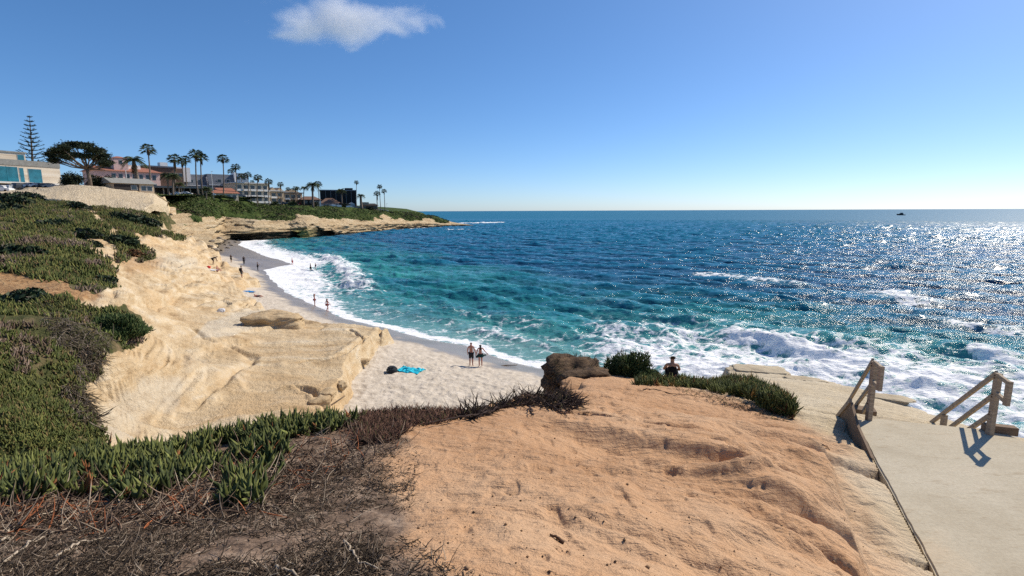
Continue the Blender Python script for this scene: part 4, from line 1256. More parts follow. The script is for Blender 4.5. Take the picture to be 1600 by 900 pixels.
# -- twig on the sand
for pl, lab in [([(1005, 610), (1020, 608), (1045, 615), (1060, 617), (1082, 618)], 'long thin twig lying on the ochre sand below the seated woman'), ([(1285, 695), (1292, 699), (1297, 704)], 'short dark stick on the sand below the left handrail'), ([(880, 850), (868, 842), (860, 838)], 'small twig lying on the bare sand at the bottom centre')]:
    P_ = resample(np.array([hit(*p_) + [0, 0, .012] for p_ in pl]), 12, 0); P_ += rng.normal(size=P_.shape) * .004
    a = Acc(); a.tube(P_, np.linspace(.012, .005, 12), 5, (.10, .06, .04))
    tag(ob('twig', a.mesh('twig', tint=True), DRY), lab, 'twig')
# -- loose pebbles on the ochre slope
a = Acc(); q = sample_px([(640, 700), (900, 640), (1240, 680), (1430, 900), (620, 900)], 420); pts = place_px(q)
for p_ in pts:
    s = .004 * math.exp(rng.normal() * .5); bmv = np.array([(1, 0, 0), (-1, 0, 0), (0, 1, 0), (0, -1, 0), (0, 0, .8), (0, 0, -.8)]) * s * rng.uniform(.7, 1.3, (6, 3)) + p_ + [0, 0, s * .5]
    a.add(bmv, [0, 2, 4, 2, 1, 4, 1, 3, 4, 3, 0, 4, 2, 0, 5, 1, 2, 5, 3, 1, 5, 0, 3, 5], [3] * 8, (.30, .19, .11) if rng.random() < .6 else (.10, .07, .05))
tag(ob('pebbles', a.mesh('pebbles', tint=True), DRY), 'small loose pebbles scattered on the ochre sand', 'pebbles', kind='stuff')


# -- shrub mounds
def shrub(name, c, s, n, size, cols, wts, label, cat='shrub', group=None, fingers=True, parts=True, seed=0):
    root = thing(name, c, label, cat, group)
    u = rng.normal(size=(n, 3)); u /= np.linalg.norm(u, axis=1)[:, None]; u[:, 2] = np.abs(u[:, 2])
    lump = 1 + .55 * fbm(u[:, 0] * 2 + seed, u[:, 1] * 2 + u[:, 2] * 2, 3, 400 + seed)
    P_ = u * lump[:, None] * np.array(s) * (rng.random((n, 1)) ** .28)
    t = tints(n, cols, wts, .2)
    a = Acc()
    if fingers:
        d = u * [1, 1, .7] + rng.normal(size=(n, 3)) * .5 + [0, 0, .5]
        a.add(*strands(P_, d, size * rng.uniform(.7, 1.3, n), size * .13, .2, .85, 3, 3, t, up=(0, 0, 1), belly=.1))
    else:
        a.add(*leaf_quads(P_, size * rng.uniform(.6, 1.3, n), t))
    ob('foliage', a.mesh('foliage', tint=True), LEAF, root)
    if parts:
        a = Acc()
        for k in range(9):
            e = rng.normal(size=3) * np.array(s) * .4; e[2] = abs(e[2]) + s[2] * .3
            a.tube(np.array([[0, 0, -.1], e * .5 + rng.normal(size=3) * .05, e]), [max(s) * .03, max(s) * .02, max(s) * .008], 5, (.09, .065, .05))
        ob('stems', a.mesh('stems', tint=True), DRY, root)
    return root


DKG = [(.03, .055, .02), (.05, .085, .028), (.09, .12, .045), (.14, .16, .06)]
p = at(992, 590, 14.0)
shrub('edge_shrub', (p[0] - .18, p[1], p[2] - .12), (.72, .6, .80), 6000, .10, DKG, [3, 4, 2, .8], 'dense dark green shrub on the bluff edge between the rock outcrop and the seated woman')
p = at(1012, 590, 14.2)
shrub('edge_shrub', (p[0], p[1], p[2] - .16), (.44, .4, .34), 2600, .09, DKG, [3, 4, 2, .8], 'low green plants between the dense shrub and the seated woman')
a = Acc()
q = np.concatenate([sample_px([(1000, 596), (1040, 588), (1100, 597), (1140, 600), (1140, 612), (1100, 608), (1040, 603), (990, 602)], 420), sample_px([(1100, 600), (1140, 594), (1175, 600), (1215, 622), (1236, 642), (1240, 656), (1205, 645), (1160, 622), (1110, 612)], 1000)])
pts = place_px(q); pts = pts[(pts[:, 1] < 19)]
pts[:, 2] += rng.random(len(pts)) * .22 * sstep(1100, 1180, proj(pts[:, 0], pts[:, 1], pts[:, 2])[0])
ice_plant(a, pts, 8, .16, .016, GREEN, [4, 4, 3, 2, .5, .5])
tag(ob('ice_plant_mat', a.mesh('ice_plant', tint=True), LEAF), 'bright green ice plant running down the bluff edge between the seated woman and the landing', 'ice plant', kind='stuff')
a = Acc()
q = sample_px([(1040, 606), (1120, 612), (1200, 642), (1240, 660), (1200, 655), (1120, 628), (1060, 614)], 380); pts = place_px(q)
d = rng.normal(size=(len(pts), 3)); d[:, 2] = np.abs(d[:, 2]) * .3
a.add(*strands(pts, d, rng.uniform(.06, .2, len(pts)), .005, .5, .5, 4, 3, tints(len(pts), [(.10, .07, .05), (.25, .18, .12), (.30, .24, .10)], [3, 2, 1])))
tag(ob('dead_stems', a.mesh('dead_stems', tint=True), DRY), 'brown dead stems at the foot of the bright green ice plant', 'litter', kind='stuff')

# -- dry tufts draped over the rock outcrop
a = Acc(); n = 1500
az = rng.uniform(0, 6.28, n); hh = rng.random(n)
oc = np.stack([OUTC[0] + np.cos(az) * .78 * np.sqrt(1 - .6 * hh ** 2), OUTC[1] + np.sin(az) * .85 * np.sqrt(1 - .6 * hh ** 2), OUTC[2] - .2 + .62 * hh], 1)
ok = (np.cos(az) < .35) | (hh > .9); oc = oc[ok]; n = len(oc)
d = rng.normal(size=(n, 3)) * .5 + np.stack([np.cos(az[ok]) * .5, np.sin(az[ok]) * .5, .2 - .9 * (hh[ok] < .8)], 1)
a.add(*strands(oc, d, rng.uniform(.08, .24, n), rng.uniform(.004, .008, n), .4, .6, 4, 3, tints(n, [(.05, .038, .03), (.11, .085, .06), (.07, .075, .03), (.20, .15, .09)], [4, 3, 1.5, 1])))
tag(ob('dry_tufts', a.mesh('dry_tufts', tint=True), DRY), 'dry dark plant tufts draped over the rock outcrop', 'dry plant', kind='stuff')

# -- ground cover on the left bluff
def cover(name, n, r0, r1, a0, a1, label, zones, dry=False):
    az = rng.uniform(a0, a1, n); rr_ = np.exp(rng.uniform(math.log(r0), math.log(r1), n))
    x, y = np.sin(az) * rr_, np.cos(az) * rr_
    z, vg = M_z(x, y)
    PX, PY = proj(x, y, z)
    ok = (vg > .45) & (sdf(x, y, M_poly) < .6)
    zz = np.zeros(n, bool)
    for k in zones: zz |= inside(PX, PY, VEGS[k]) | (sdf(PX, PY, VEGS[k]) < 8)
    ok &= zz
    ok &= fbm(x * .22, y * .22, 4, 421) > -.36 - .14 * rng.random(n)
    x, y, z, rr_, PX, PY = x[ok], y[ok], z[ok], rr_[ok], PX[ok], PY[ok]
    pts = np.stack([x, y, z], 1)
    L = np.clip(.0075 * rr_, .09, .42)
    tone = fbm(x * .35, y * .35, 4, 411)
    n_ = len(pts)
    base = np.repeat(pts, 3, 0); L3 = np.repeat(L, 3)
    d = rng.normal(size=(n_ * 3, 3)) * .6; d[:, 2] = np.abs(d[:, 2]) + .5
    t = tints(n_, [(.06, .075, .022), (.09, .105, .03), (.135, .135, .04), (.16, .115, .05)], [4, 4, 2.5, 1.2], .2)
    brown = tone > .34
    t[brown] = tints(int(brown.sum()), [(.13, .09, .065), (.20, .15, .115), (.09, .085, .035)], [3, 2, 2])
    t *= (1 + .5 * np.clip(fbm(x * .9, y * .9, 3, 415), -.6, .6))[:, None]
    t = np.repeat(np.clip(t, .004, 1), 3, 0)
    a = Acc(); a.add(*strands(base + rng.normal(size=base.shape) * L3[:, None] * .4 * [1, 1, .4], d, L3 * rng.uniform(.55, 1.2, n_ * 3), L3 * .20, .25, .85, 3, 3, t, up=(0, 0, 1)))
    return tag(ob(name, a.mesh(name, tint=True), LEAF), label, 'ground cover', kind='stuff')


cover('ice_plant_cover', 46000, 7, 34, -1.0, -.45, 'thick green and brown ice plant covering the near left bluff', [0])
cover('ice_plant_cover', 30000, 26, 80, -.9, -.45, 'green ice plant slope in the middle of the left bluff below the path', [1])
cover('ice_plant_cover', 26000, 40, 135, -.85, -.4, 'upper green slope below the rubble embankment at the far left', [2])
cover('ice_plant_cover', 22000, 60, 130, -.75, -.4, 'green mound with dark bushes in front of the embankment', [3])
cover('ice_plant_cover', 9000, 40, 80, -.75, -.5, 'small rust-edged green mound on the sandy gap', [4])
cover('ice_plant_cover', 16000, 110, 260, -.7, -.35, 'green strip of ground cover at the cliff top below the palms', [5])
# purplish dead skirt hanging from the near bluff edge
a = Acc()
q = np.concatenate([sample_px([(140, 545), (165, 555), (162, 580), (145, 596), (120, 590), (110, 560)], 500), sample_px([(110, 600), (140, 620), (155, 660), (140, 668), (110, 640), (95, 610)], 500), sample_px([(60, 478), (100, 480), (120, 540), (90, 545), (70, 510)], 400), sample_px([(85, 482), (150, 490), (178, 528), (165, 560), (120, 548)], 500)])
pts = place_px(q); d = rng.normal(size=(len(pts), 3)) * .5 + [.4, -.3, -.5]
a.add(*strands(pts + [0, 0, .1], d, rng.uniform(.2, .6, len(pts)), rng.uniform(.008, .016, len(pts)), .3, .6, 4, 3, tints(len(pts), [(.14, .115, .085), (.23, .19, .15), (.08, .065, .04)], [3, 2, 2])))
tag(ob('dead_skirt', a.mesh('dead_skirt', tint=True), DRY), 'greyish dead stems hanging over the edge of the near left bluff', 'dead plants', kind='stuff')
p = hit(183, 522)
shrub('cliff_shrub', (p[0], p[1], p[2] - .1), (1.15, 1.0, .85), 5200, .17, DKG, [3, 4, 3, 1], 'dark green shrub hanging off the near left bluff above the sandstone')
for k, (px, py, s, lab) in enumerate([(85, 356, 1.7, 'dark bush beside the bare path on the left slope'), (128, 368, 1.5, 'dark bush at the lower end of the bare path'), (140, 384, 1.0, 'small dark bush below the path bushes'), (18, 402, 1.7, 'dark bush at the left frame edge on the middle slope'),
                                      (8, 318, 3.0, 'dark bush at the top of the slope at the far left edge'), (45, 310, 2.6, 'dark bush in front of the parked cars'), (120, 325, 2.2, 'grey-green bush below the walker at the embankment'), (195, 345, 2.2, 'dark bush on the left shoulder of the green mound'),
                                      (188, 378, 1.5, 'dark green bush above the rust-coloured mound'), (160, 440, .8, 'small dark bush at the lower corner of the middle slope'), (35, 470, .9, 'dark brown bush at the top of the near bluff'), (10, 330, 2.4, 'grey bush at the far left of the upper slope'), (225, 350, 2.0, 'dark bush in the middle of the green mound'), (205, 398, 1.0, 'rusty dry bush on the small mound')]):
    p = hit(px, py)
    rust_ = 'rusty' in lab
    cols = [(.16, .08, .035), (.24, .13, .06), (.10, .08, .04)] if rust_ else [(.02, .035, .018), (.035, .055, .025), (.06, .075, .04), (.10, .09, .07)]
    shrub('slope_shrub', (p[0], p[1], p[2] - .15 * s), (s * 1.2, s, s * .62), 1500, .12 * s + .08, cols, [3, 3, 2] if rust_ else [4, 3, 2, 1], lab, 'shrub', 'shrubs on the left slope', False, True, k + 1)
# ================================================================== TOWN ON THE CLIFF
def glaze(name, col, rough=.12):
    b = MB(name); p = b.objpos()
    c = b.ramp(b.noise(p, .6, 3), [(.35, tuple(v * .55 for v in col)), (.7, col)])
    return b.done(c, rough, None, .6)


M_ = {'white': simple('white_render', (.80, .77, .72), .85, .08, .6), 'cream': simple('cream_stone', (.66, .55, .40), .85, .12, .8), 'pink': simple('pink_render', (.60, .42, .38), .85, .1, .6),
      'grey': simple('grey_render', (.22, .23, .25), .85, .12, .6), 'slate': simple('slate_roof', (.11, .125, .15), .8, .2, 1.0), 'red': simple('red_tile', (.30, .125, .08), .85, .25, 2.0),
      'dark': simple('dark_timber', (.035, .03, .028), .85, .2, 1.0), 'black': simple('black_netting', (.016, .017, .02), .85, .25, 2.0), 'brown': simple('brown_shingle', (.17, .10, .07), .85, .25, 2.0),
      'tan': simple('tan_render', (.48, .37, .25), .85, .12, .6), 'glass': glaze('dark_window', (.03, .045, .06)), 'teal': glaze('teal_glass', (.03, .20, .27), .2), 'trim': simple('pale_trim', (.62, .62, .60), .7, .06),
      'blue': simple('pale_blue_render', (.40, .50, .55), .85, .1), 'frame': simple('window_frame', (.45, .44, .42), .6, .05), 'greyroof': simple('grey_shingle', (.25, .25, .23), .85, .2, 2.0)}


def limestone():
    b = MB('banded_limestone'); p = b.objpos()
    band = b.noise(b.stretch(p, (.05, .05, 1.4)), 1, 3)
    c = b.ramp(band, [(.35, (.52, .42, .31)), (.5, (.66, .57, .44)), (.65, (.70, .63, .52))])
    return b.done(c, .85, None, .2)


M_['lime'] = limestone()


class Bld:
    """a building standing with its front towards the bay: local x along the front, y into the block"""
    def __init__(s, name, label, pxl, pxr, pyt, Y, yaw=0, cat='building', group=None):
        pxm = (pxl + pxr) / 2
        c = at(pxm, pyt, Y); phi = math.atan2(c[0], c[1])
        s.w = (pxr - pxl) * Y * math.cos(phi) / FPX / max(.4, math.cos(yaw))
        gz = min(ground(c[0] + dx, c[1] + dy, 14) for dx in (-4, 0, 4) for dy in (0, 4))
        s.z0 = gz - .6
        s.h = c[2] - s.z0
        s.root = thing(name, (c[0], c[1], s.z0), label, cat, group, -phi + yaw)

    def box(s, name, x0, x1, y0, y1, z0, z1, m, parent=None):
        return box(name, ((x0 + x1) / 2, (y0 + y1) / 2, (z0 + z1) / 2), (x1 - x0, y1 - y0, z1 - z0), M_[m], parent or s.root)

    def windows(s, x0, x1, zs, n, ww, wh, y=0.0, m='glass', name='window', sill=True):
        for z in zs:
            for k in range(n):
                x = x0 + (x1 - x0) * (k + .5) / n
                w_ = s.box(name, x - ww / 2 - .12, x + ww / 2 + .12, y - .07, y + .06, z - wh / 2 - .12, z + wh / 2 + .12, 'frame')
                s.box('pane', x - ww / 2, x + ww / 2, y - .10, y - .02, z - wh / 2, z + wh / 2, m, w_)

    def prism(s, name, x0, x1, y0, y1, z0, zr, m, axis='x', over=.5, hip=0.0):
        """gable or hip roof with its ridge along x or y"""
        bm = bmesh.new(); x0 -= over; x1 += over; y0 -= over; y1 += over
        if axis == 'x':
            r0, r1 = (x0 + hip, (y0 + y1) / 2, zr), (x1 - hip, (y0 + y1) / 2, zr)
            P_ = [(x0, y0, z0), (x1, y0, z0), (x1, y1, z0), (x0, y1, z0), r0, r1]
            F_ = [(0, 1, 5, 4), (2, 3, 4, 5), (1, 2, 5), (3, 0, 4), (3, 2, 1, 0)]
        else:
            r0, r1 = ((x0 + x1) / 2, y0 + hip, zr), ((x0 + x1) / 2, y1 - hip, zr)
            P_ = [(x0, y0, z0), (x1, y0, z0), (x1, y1, z0), (x0, y1, z0), r0, r1]
            F_ = [(1, 2, 5, 4), (3, 0, 4, 5), (0, 1, 4), (2, 3, 5), (3, 2, 1, 0)]
        v = [bm.verts.new(p) for p in P_]
        for f_ in F_: bm.faces.new([v[i] for i in f_])
        return ob(name, bm, M_[m], s.root)


# pale modern building on the far left
b = Bld('modern_building', 'pale stone modern building with teal glass panels at the far left', -90, 96, 248, 146, yaw=.42)
W_, H_ = b.w, b.h
b.box('wall', -W_ / 2, W_ / 2, 0, 16, 0, H_ - 1.6, 'lime'); b.box('parapet', -W_ / 2 - .1, W_ / 2 + .1, -.15, 16.1, H_ - 1.6, H_, 'greyroof')
b.box('wall', -W_ / 2 - 2, W_ / 2 - 6.2, 4, 20, H_, H_ + 2.3, 'lime'); b.box('roof', -W_ / 2 - 2.3, W_ / 2 - 5.9, 3.7, 20.3, H_ + 2.3, H_ + 2.7, 'greyroof')
b.windows(W_ / 2 - 8.2, W_ / 2 - 4.6, [H_ - 4.6], 1, 3.1, 4.4, 0, 'teal')
b.windows(-W_ / 2 + 4, W_ / 2 - 10.5, [H_ - 4.6], 5, 2.6, 5.0, 0, 'teal')
b.windows(W_ / 2 - 10.2, W_ / 2 - 8.9, [H_ - 4.6], 1, .9, 4.6, 0, 'teal')
b.windows(W_ / 2 - 8.3, W_ / 2 - 6.4, [H_ + 1.1], 1, 1.5, 1.5, 4, 'teal')
b.box('canopy', -W_ / 2, W_ / 2 + 3.5, -3.2, 0, 3.0, 3.5, 'trim'); b.box('base_wall', -W_ / 2, W_ / 2 + 2.5, -.5, 0, 0, 3.0, 'dark')
# pink building with red tiled roofs
b = Bld('pink_hotel', 'pink building with red tiled roofs and a small square tower behind the palms', 150, 250, 268, 205, yaw=.3)
W_, H_ = b.w, b.h
b.box('wall', -W_ / 2, W_ / 2, 0, 14, 0, H_, 'pink'); b.prism('roof', -W_ / 2, W_ / 2, 0, 14, H_, H_ + 2.2, 'red', 'x', .8, 3)
b.windows(-W_ / 2 + 5, W_ / 2 - 1, [H_ - 2.0, H_ - 5.4], 7, 1.2, 1.8)
b.box('balcony', -2, W_ / 2 - 5, -1.6, 0, H_ - 4.6, H_ - 3.5, 'white')
tx = -W_ / 2 + W_ * .42
b.box('tower', tx - 2.4, tx + 2.4, 1, 6, H_, H_ + 5.2, 'pink'); b.prism('tower_roof', tx - 2.4, tx + 2.4, 1, 6, H_ + 5.2, H_ + 6.0, 'red', 'x', .3, 2.2)
b.box('penthouse', tx + 3.2, tx + 7.5, 4, 9, H_ + .6, H_ + 2.9, 'white'); b.windows(tx - 2, tx + 2, [H_ + 3.6], 1, 1.0, 1.4, 1)
# cottage with grey shingled roof above the embankment
b = Bld('cottage', 'low cottage with a grey roof and pale gable just above the embankment', 178, 240, 287, 150, yaw=.4)
W_, H_ = b.w, b.h
b.box('wall', -W_ / 2, W_ / 2, 0, 8, 0, H_, 'tan'); b.prism('roof', -W_ / 2, W_ / 2, 0, 8, H_, H_ + 1.7, 'greyroof', 'x', .6)
b.box('dark_front', -W_ / 2 + .2, W_ * .12, -.12, 0, .3, H_ - .25, 'dark'); b.windows(W_ * .16, W_ / 2 - .4, [H_ - 1.3], 2, 1.2, 1.2); b.windows(-W_ * .12, W_ * .1, [H_ - 1.2], 1, 1.4, 1.1, -.12)
# white and brown block behind
b = Bld('hillside_house', 'brown roofed block with white upper walls behind the pink building', 226, 285, 262, 240, yaw=.25)
W_, H_ = b.w, b.h
b.box('wall', -W_ / 2, W_ / 2, 0, 14, 0, H_, 'brown'); b.box('wall', W_ * .1, W_ / 2 + 4, 3, 15, H_ - 6, H_ + .8, 'white'); b.box('roof', -W_ / 2 - .5, W_ * .3, -.5, 14.5, H_, H_ + .7, 'slate')
b.windows(W_ * .1, W_ / 2, [H_ - 3], 3, 1.4, 1.4, 0); b.box('penthouse', -W_ * .05, W_ * .15, 2, 6, H_ + .7, H_ + 2.6, 'white')
# long dark low pavilion
b = Bld('beach_pavilion', 'long dark open pavilion with a flat grey roof behind the palm trunks', 238, 328, 291, 212, yaw=.05)
W_, H_ = b.w, b.h
b.box('wall', -W_ / 2, W_ / 2, 3, 10, 0, H_ - .8, 'dark'); b.box('roof', -W_ / 2 - 1, W_ / 2 + 1, -1, 11, H_ - .8, H_, 'greyroof')
for k in range(7): b.box('column', -W_ / 2 + 1 + k * (W_ - 2) / 6 - .2, -W_ / 2 + 1 + k * (W_ - 2) / 6 + .2, -.2, .2, 0, H_ - .82, 'tan')
b.windows(-W_ / 2 + 1, W_ / 2 - 1, [H_ / 2 + .2], 4, 2.2, 1.4, 3)
# two slate-roofed blocks
for pxl, pxr, pyt, Y_, lab, nwin in [(281, 323, 272, 255, 'slate blue mansard block left of the white chimney stack', 3), (326, 366, 272, 262, 'slate grey mansard block ending in a white party wall', 3)]:
    b = Bld('mansard_block', lab, pxl, pxr, pyt, Y_, .25, group='slate mansard blocks')
    W_, H_ = b.w, b.h
    b.box('wall', -W_ / 2, W_ / 2, 1.2, 14, 0, H_ - 5.5, 'grey')
    bm = bmesh.new()
    v = [bm.verts.new(p) for p in [(-W_ / 2, .3, H_ - 5.5), (W_ / 2, .3, H_ - 5.5), (W_ / 2, 14, H_ - 5.5), (-W_ / 2, 14, H_ - 5.5), (-W_ / 2, 2.4, H_), (W_ / 2, 2.4, H_), (W_ / 2, 14, H_), (-W_ / 2, 14, H_)]]
    for f_ in [(0, 1, 5, 4), (1, 2, 6, 5), (2, 3, 7, 6), (3, 0, 4, 7), (4, 5, 6, 7), (3, 2, 1, 0)]: bm.faces.new([v[i] for i in f_])
    ob('mansard_roof', bm, M_['slate'], b.root)
    b.windows(-W_ / 2 + 1, W_ / 2 - 1, [H_ - 7.4], nwin, 2.0, 1.6, 1.2); b.box('gutter', -W_ / 2, W_ / 2, -.1, .29, H_ - 5.8, H_ - 5.35, 'trim')
    b.windows(-W_ / 4, W_ / 2 - 1, [H_ - 3.4], 2, 1.6, 1.5, .9)
    b.box('chimney_stack' if '281' in str(pxl) else 'party_wall', W_ / 2 + .02, W_ / 2 + (1.6 if pxl == 281 else .8), 0, 6, H_ - 7, H_ + (-1 if pxl == 281 else 1.2), 'white')
# red tiled house
b = Bld('tiled_house', 'low house with an orange-red tiled roof and pale columns below the slate blocks', 333, 372, 302, 236, yaw=.3)
W_, H_ = b.w, b.h
b.box('wall', -W_ / 2, W_ / 2, 0, 8, 0, H_, 'cream'); b.prism('roof', -W_ / 2, W_ / 2, 0, 8, H_, H_ + 2.6, 'red', 'x', .7, 2.0); b.windows(-W_ / 2 + .5, W_ / 2 - .5, [H_ - 1.6], 4, 1.3, 1.6, 0)
# white upper block and balconied apartments
b = Bld('white_block', 'tall white stepped block rising behind the balconied apartments', 366, 386, 272, 285, yaw=.1)
W_, H_ = b.w, b.h
b.box('wall', -W_ / 2, W_ / 2, 0, 9, 0, H_, 'white'); b.windows(-W_ / 2 + .4, W_ / 2 - .4, [H_ - 2.2, H_ - 5.4], 2, 1.6, 1.6); b.box('parapet', -W_ / 2 - .2, W_ / 2 + .2, -.2, 9.2, H_, H_ + .5, 'trim')
for pxl, pxr, pyt, Y_, lab, wall, nb, gab in [(368, 420, 287, 262, 'three-storey apartment block with rows of pale balconies facing the bay', 'cream', 5, 0), (421, 443, 299, 282, 'apartment block with two small pointed gables next to the balconied one', 'tan', 2, 2), (443, 472, 302, 300, 'stepped tan apartment block nearest the big date palm', 'tan', 3, 1)]:
    b = Bld('apartment_block', lab, pxl, pxr, pyt, Y_, .45, group='apartment blocks above the cliff')
    W_, H_ = b.w, b.h
    b.box('wall', -W_ / 2, W_ / 2, 0, 12, 0, H_, wall); b.box('roof', -W_ / 2 - .5, W_ / 2 + .5, -1.2, 12.5, H_, H_ + .5, 'trim' if gab != 1 else 'slate')
    for z in (H_ - 1.9, H_ - 4.9, H_ - 7.9)[:2 if gab else 3]:
        b.windows(-W_ / 2 + .4, W_ / 2 - .4, [z], nb, W_ / nb * .55, 1.7)
        for k in range(nb):
            x = -W_ / 2 + W_ * (k + .5) / nb
            b.box('balcony', x - W_ / nb * .40, x + W_ / nb * .40, -1.3, -.12, z - 1.9, z - .95, 'white' if k % 2 == 0 or gab == 0 else wall)
    for k in range(gab):
        x = -W_ / 2 + W_ * (k + .5) / gab
        b.prism('gable', x - W_ / gab * .35, x + W_ / gab * .35, 0, 6, H_ + .5, H_ + 2.2, wall, 'y', .3)
# low brown house, cottage in front of the dark netted block, dark block
b = Bld('low_house', 'low brown house between the apartments and the big date palm', 472, 500, 312, 296, .2)
b.box('wall', -b.w / 2, b.w / 2, 0, 8, 0, b.h, 'dark'); b.prism('roof', -b.w / 2, b.w / 2, 0, 8, b.h, b.h + 2, 'brown', 'x', .8, 3); b.windows(-b.w / 2 + .5, b.w / 2 - .5, [b.h - 1.3], 3, 1.4, 1.2); b.box('porch', b.w * .1, b.w / 2, -2, 0, 0, b.h - 1.0, 'white')
b = Bld('netted_building', 'large black netted building block on the point behind the hipped cottage', 501, 556, 298, 345, .05)
b.box('wall', -b.w / 2, b.w / 2, 0, 16, 0, b.h, 'black'); b.box('roof', -b.w / 2 - .3, b.w / 2 + .3, -.3, 16.3, b.h, b.h + .6, 'grey')
for k in range(8): b.box('scaffold_pole', -b.w / 2 + k * b.w / 7 - .1, -b.w / 2 + k * b.w / 7 + .1, -.45, -.32, 0, b.h - .1, 'grey')
b.box('penthouse', b.w * .2, b.w * .42, 3, 8, b.h + .6, b.h + 2, 'dark')
b = Bld('hipped_cottage', 'pale cottage with a brown hipped roof in front of the black netted block', 502, 530, 317, 318, .1)
b.box('wall', -b.w / 2, b.w / 2, 0, 8, 0, b.h, 'pink'); b.prism('roof', -b.w / 2, b.w / 2, 0, 8, b.h, b.h + 3.0, 'brown', 'x', .8, 4); b.windows(-b.w / 2 + .4, b.w / 2 - .4, [b.h - 1.5], 4, 1.3, 1.3); b.box('fence', -b.w / 2, b.w / 2 + 1, -2.2, -2.0, 0, 1.7, 'white')
b = Bld('blue_kiosk', 'small pale blue hut below the black netted block', 545, 554, 319, 328, .1, 'hut')
b.box('wall', -b.w / 2, b.w / 2, 0, 4, 0, b.h, 'blue'); b.prism('roof', -b.w / 2, b.w / 2, 0, 4, b.h, b.h + 1.2, 'trim', 'y', .3); b.windows(-b.w / 2, b.w / 2, [b.h - 1.4], 2, .9, 1.0)
b = Bld('point_house', 'low brown house with a stepped roof nearest the tip of the point', 566, 590, 321, 345, .15)
b.box('wall', -b.w / 2, b.w / 2, 0, 8, 0, b.h, 'brown'); b.prism('roof', -b.w / 2, b.w / 2, 0, 8, b.h, b.h + 1.4, 'dark', 'x', .8, 2); b.box('upper_floor', -b.w / 2, -b.w * .05, 1, 6, b.h, b.h + 2.2, 'tan'); b.windows(-b.w / 2, b.w / 2, [b.h - 1.4], 3, 1.4, 1.1)
# low white wall along the point
P_ = [at(x, 300, 352) for x in np.linspace(560, 606, 9)]
a = Acc()
for p, q in zip(P_[:-1], P_[1:]):
    z0, z1 = ground(p[0], p[1], 10), ground(q[0], q[1], 10)
    V = [(p[0], p[1], z0 - .5), (q[0], q[1], z1 - .5), (q[0], q[1], z1 + .9), (p[0], p[1], z0 + .9)]; V += [(x, y + .3, z) for x, y, z in V]
    a.add(V, [0, 1, 2, 3, 5, 4, 7, 6, 3, 2, 6, 7, 4, 0, 3, 7, 1, 5, 6, 2], [4] * 5)
tag(ob('garden_wall', a.mesh('garden_wall', False), M_['white']), 'low white wall running along the cliff top of the point', 'wall')


# rubble-stone embankment
def mat_rubble():
    b = MB('rubble_stone'); p = b.pos()
    v = b.voro(p, 1.9); c_ = b.voro(p, 1.9, 'F1', 'Color')
    c = b.mix(b.mr(b.n('ShaderNodeSeparateColor', {0: c_}), .2, .8, 0, 1), (.47, .38, .25), (.60, .50, .35))
    c = b.mix(b.mr(v, .02, .10, .55, 0), c, (.16, .12, .08))
    c = b.mix(b.mr(b.noise(p, .2, 4), .4, .7, 0, .5), c, (.55, .44, .29))
    return b.done(c, .95, b.bump(v, .7, .35), .15)


bx = [(-60, 312, 118, 306, 122), (0, 303, 121, 300, 124), (50, 307, 122, 297, 126), (90, 312, 121, 291, 128), (125, 318, 121, 290, 129), (160, 325, 122, 293.5, 130), (200, 327, 123, 299.5, 132), (228, 326, 126, 303, 134), (241, 319, 132, 305, 137), (262, 323, 146, 318, 146)]
C_ = []
for px, yb, Yb, yt, Yt in bx:
    lo = at(px, yb, Yb * .87); hi = at(px, yt - 1, Yt * .95); back = at(px, yt - 1, Yt + 7); back[2] = hi[2] - .6
    C_.append([lo + [0, -.3, -1.5], lo + [0, -.2, .1], hi, hi + [0, .8, .05], back, back - [0, 0, 3]])
C_ = resample(resample(np.array(C_), 160, 0), 60, 1)
C_[..., 2] += .25 * fbm(C_[..., 0] * .5, C_[..., 1] * .5 + C_[..., 2] * .7, 4, 501); C_[..., 1] -= .35 * fbm(C_[..., 0] * .8, C_[..., 2] * .9, 3, 502)
em = grid_mesh('stone_embankment', C_[..., 0].T, C_[..., 1].T, C_[..., 2].T)
tag(ob('stone_embankment', em, mat_rubble()), 'big pale rubble-stone embankment sloping below the houses on the left', 'embankment')
TOWN = bvh(bluff, land, headland, beach) if False else None
EMB = BVHTree.FromPolygons([v.co[:] for v in em.vertices], [p.vertices[:] for p in em.polygons])


def ground2(x, y):
    z = ground(x, y, 12)
    h = EMB.ray_cast(Vector((x, y, 200)), Vector((0, 0, -1)))
    return max(z, h[0].z) if h[0] is not None else z


# ------------------------------------------------------------------ trees
FOL = tinted('tree_foliage', .75, .2, 3)
BARK = simple('grey_bark', (.16, .125, .095), .95, .35, 1.5)
PALMBARK = simple('palm_bark', (.19, .15, .115), .95, .35, 2.5)


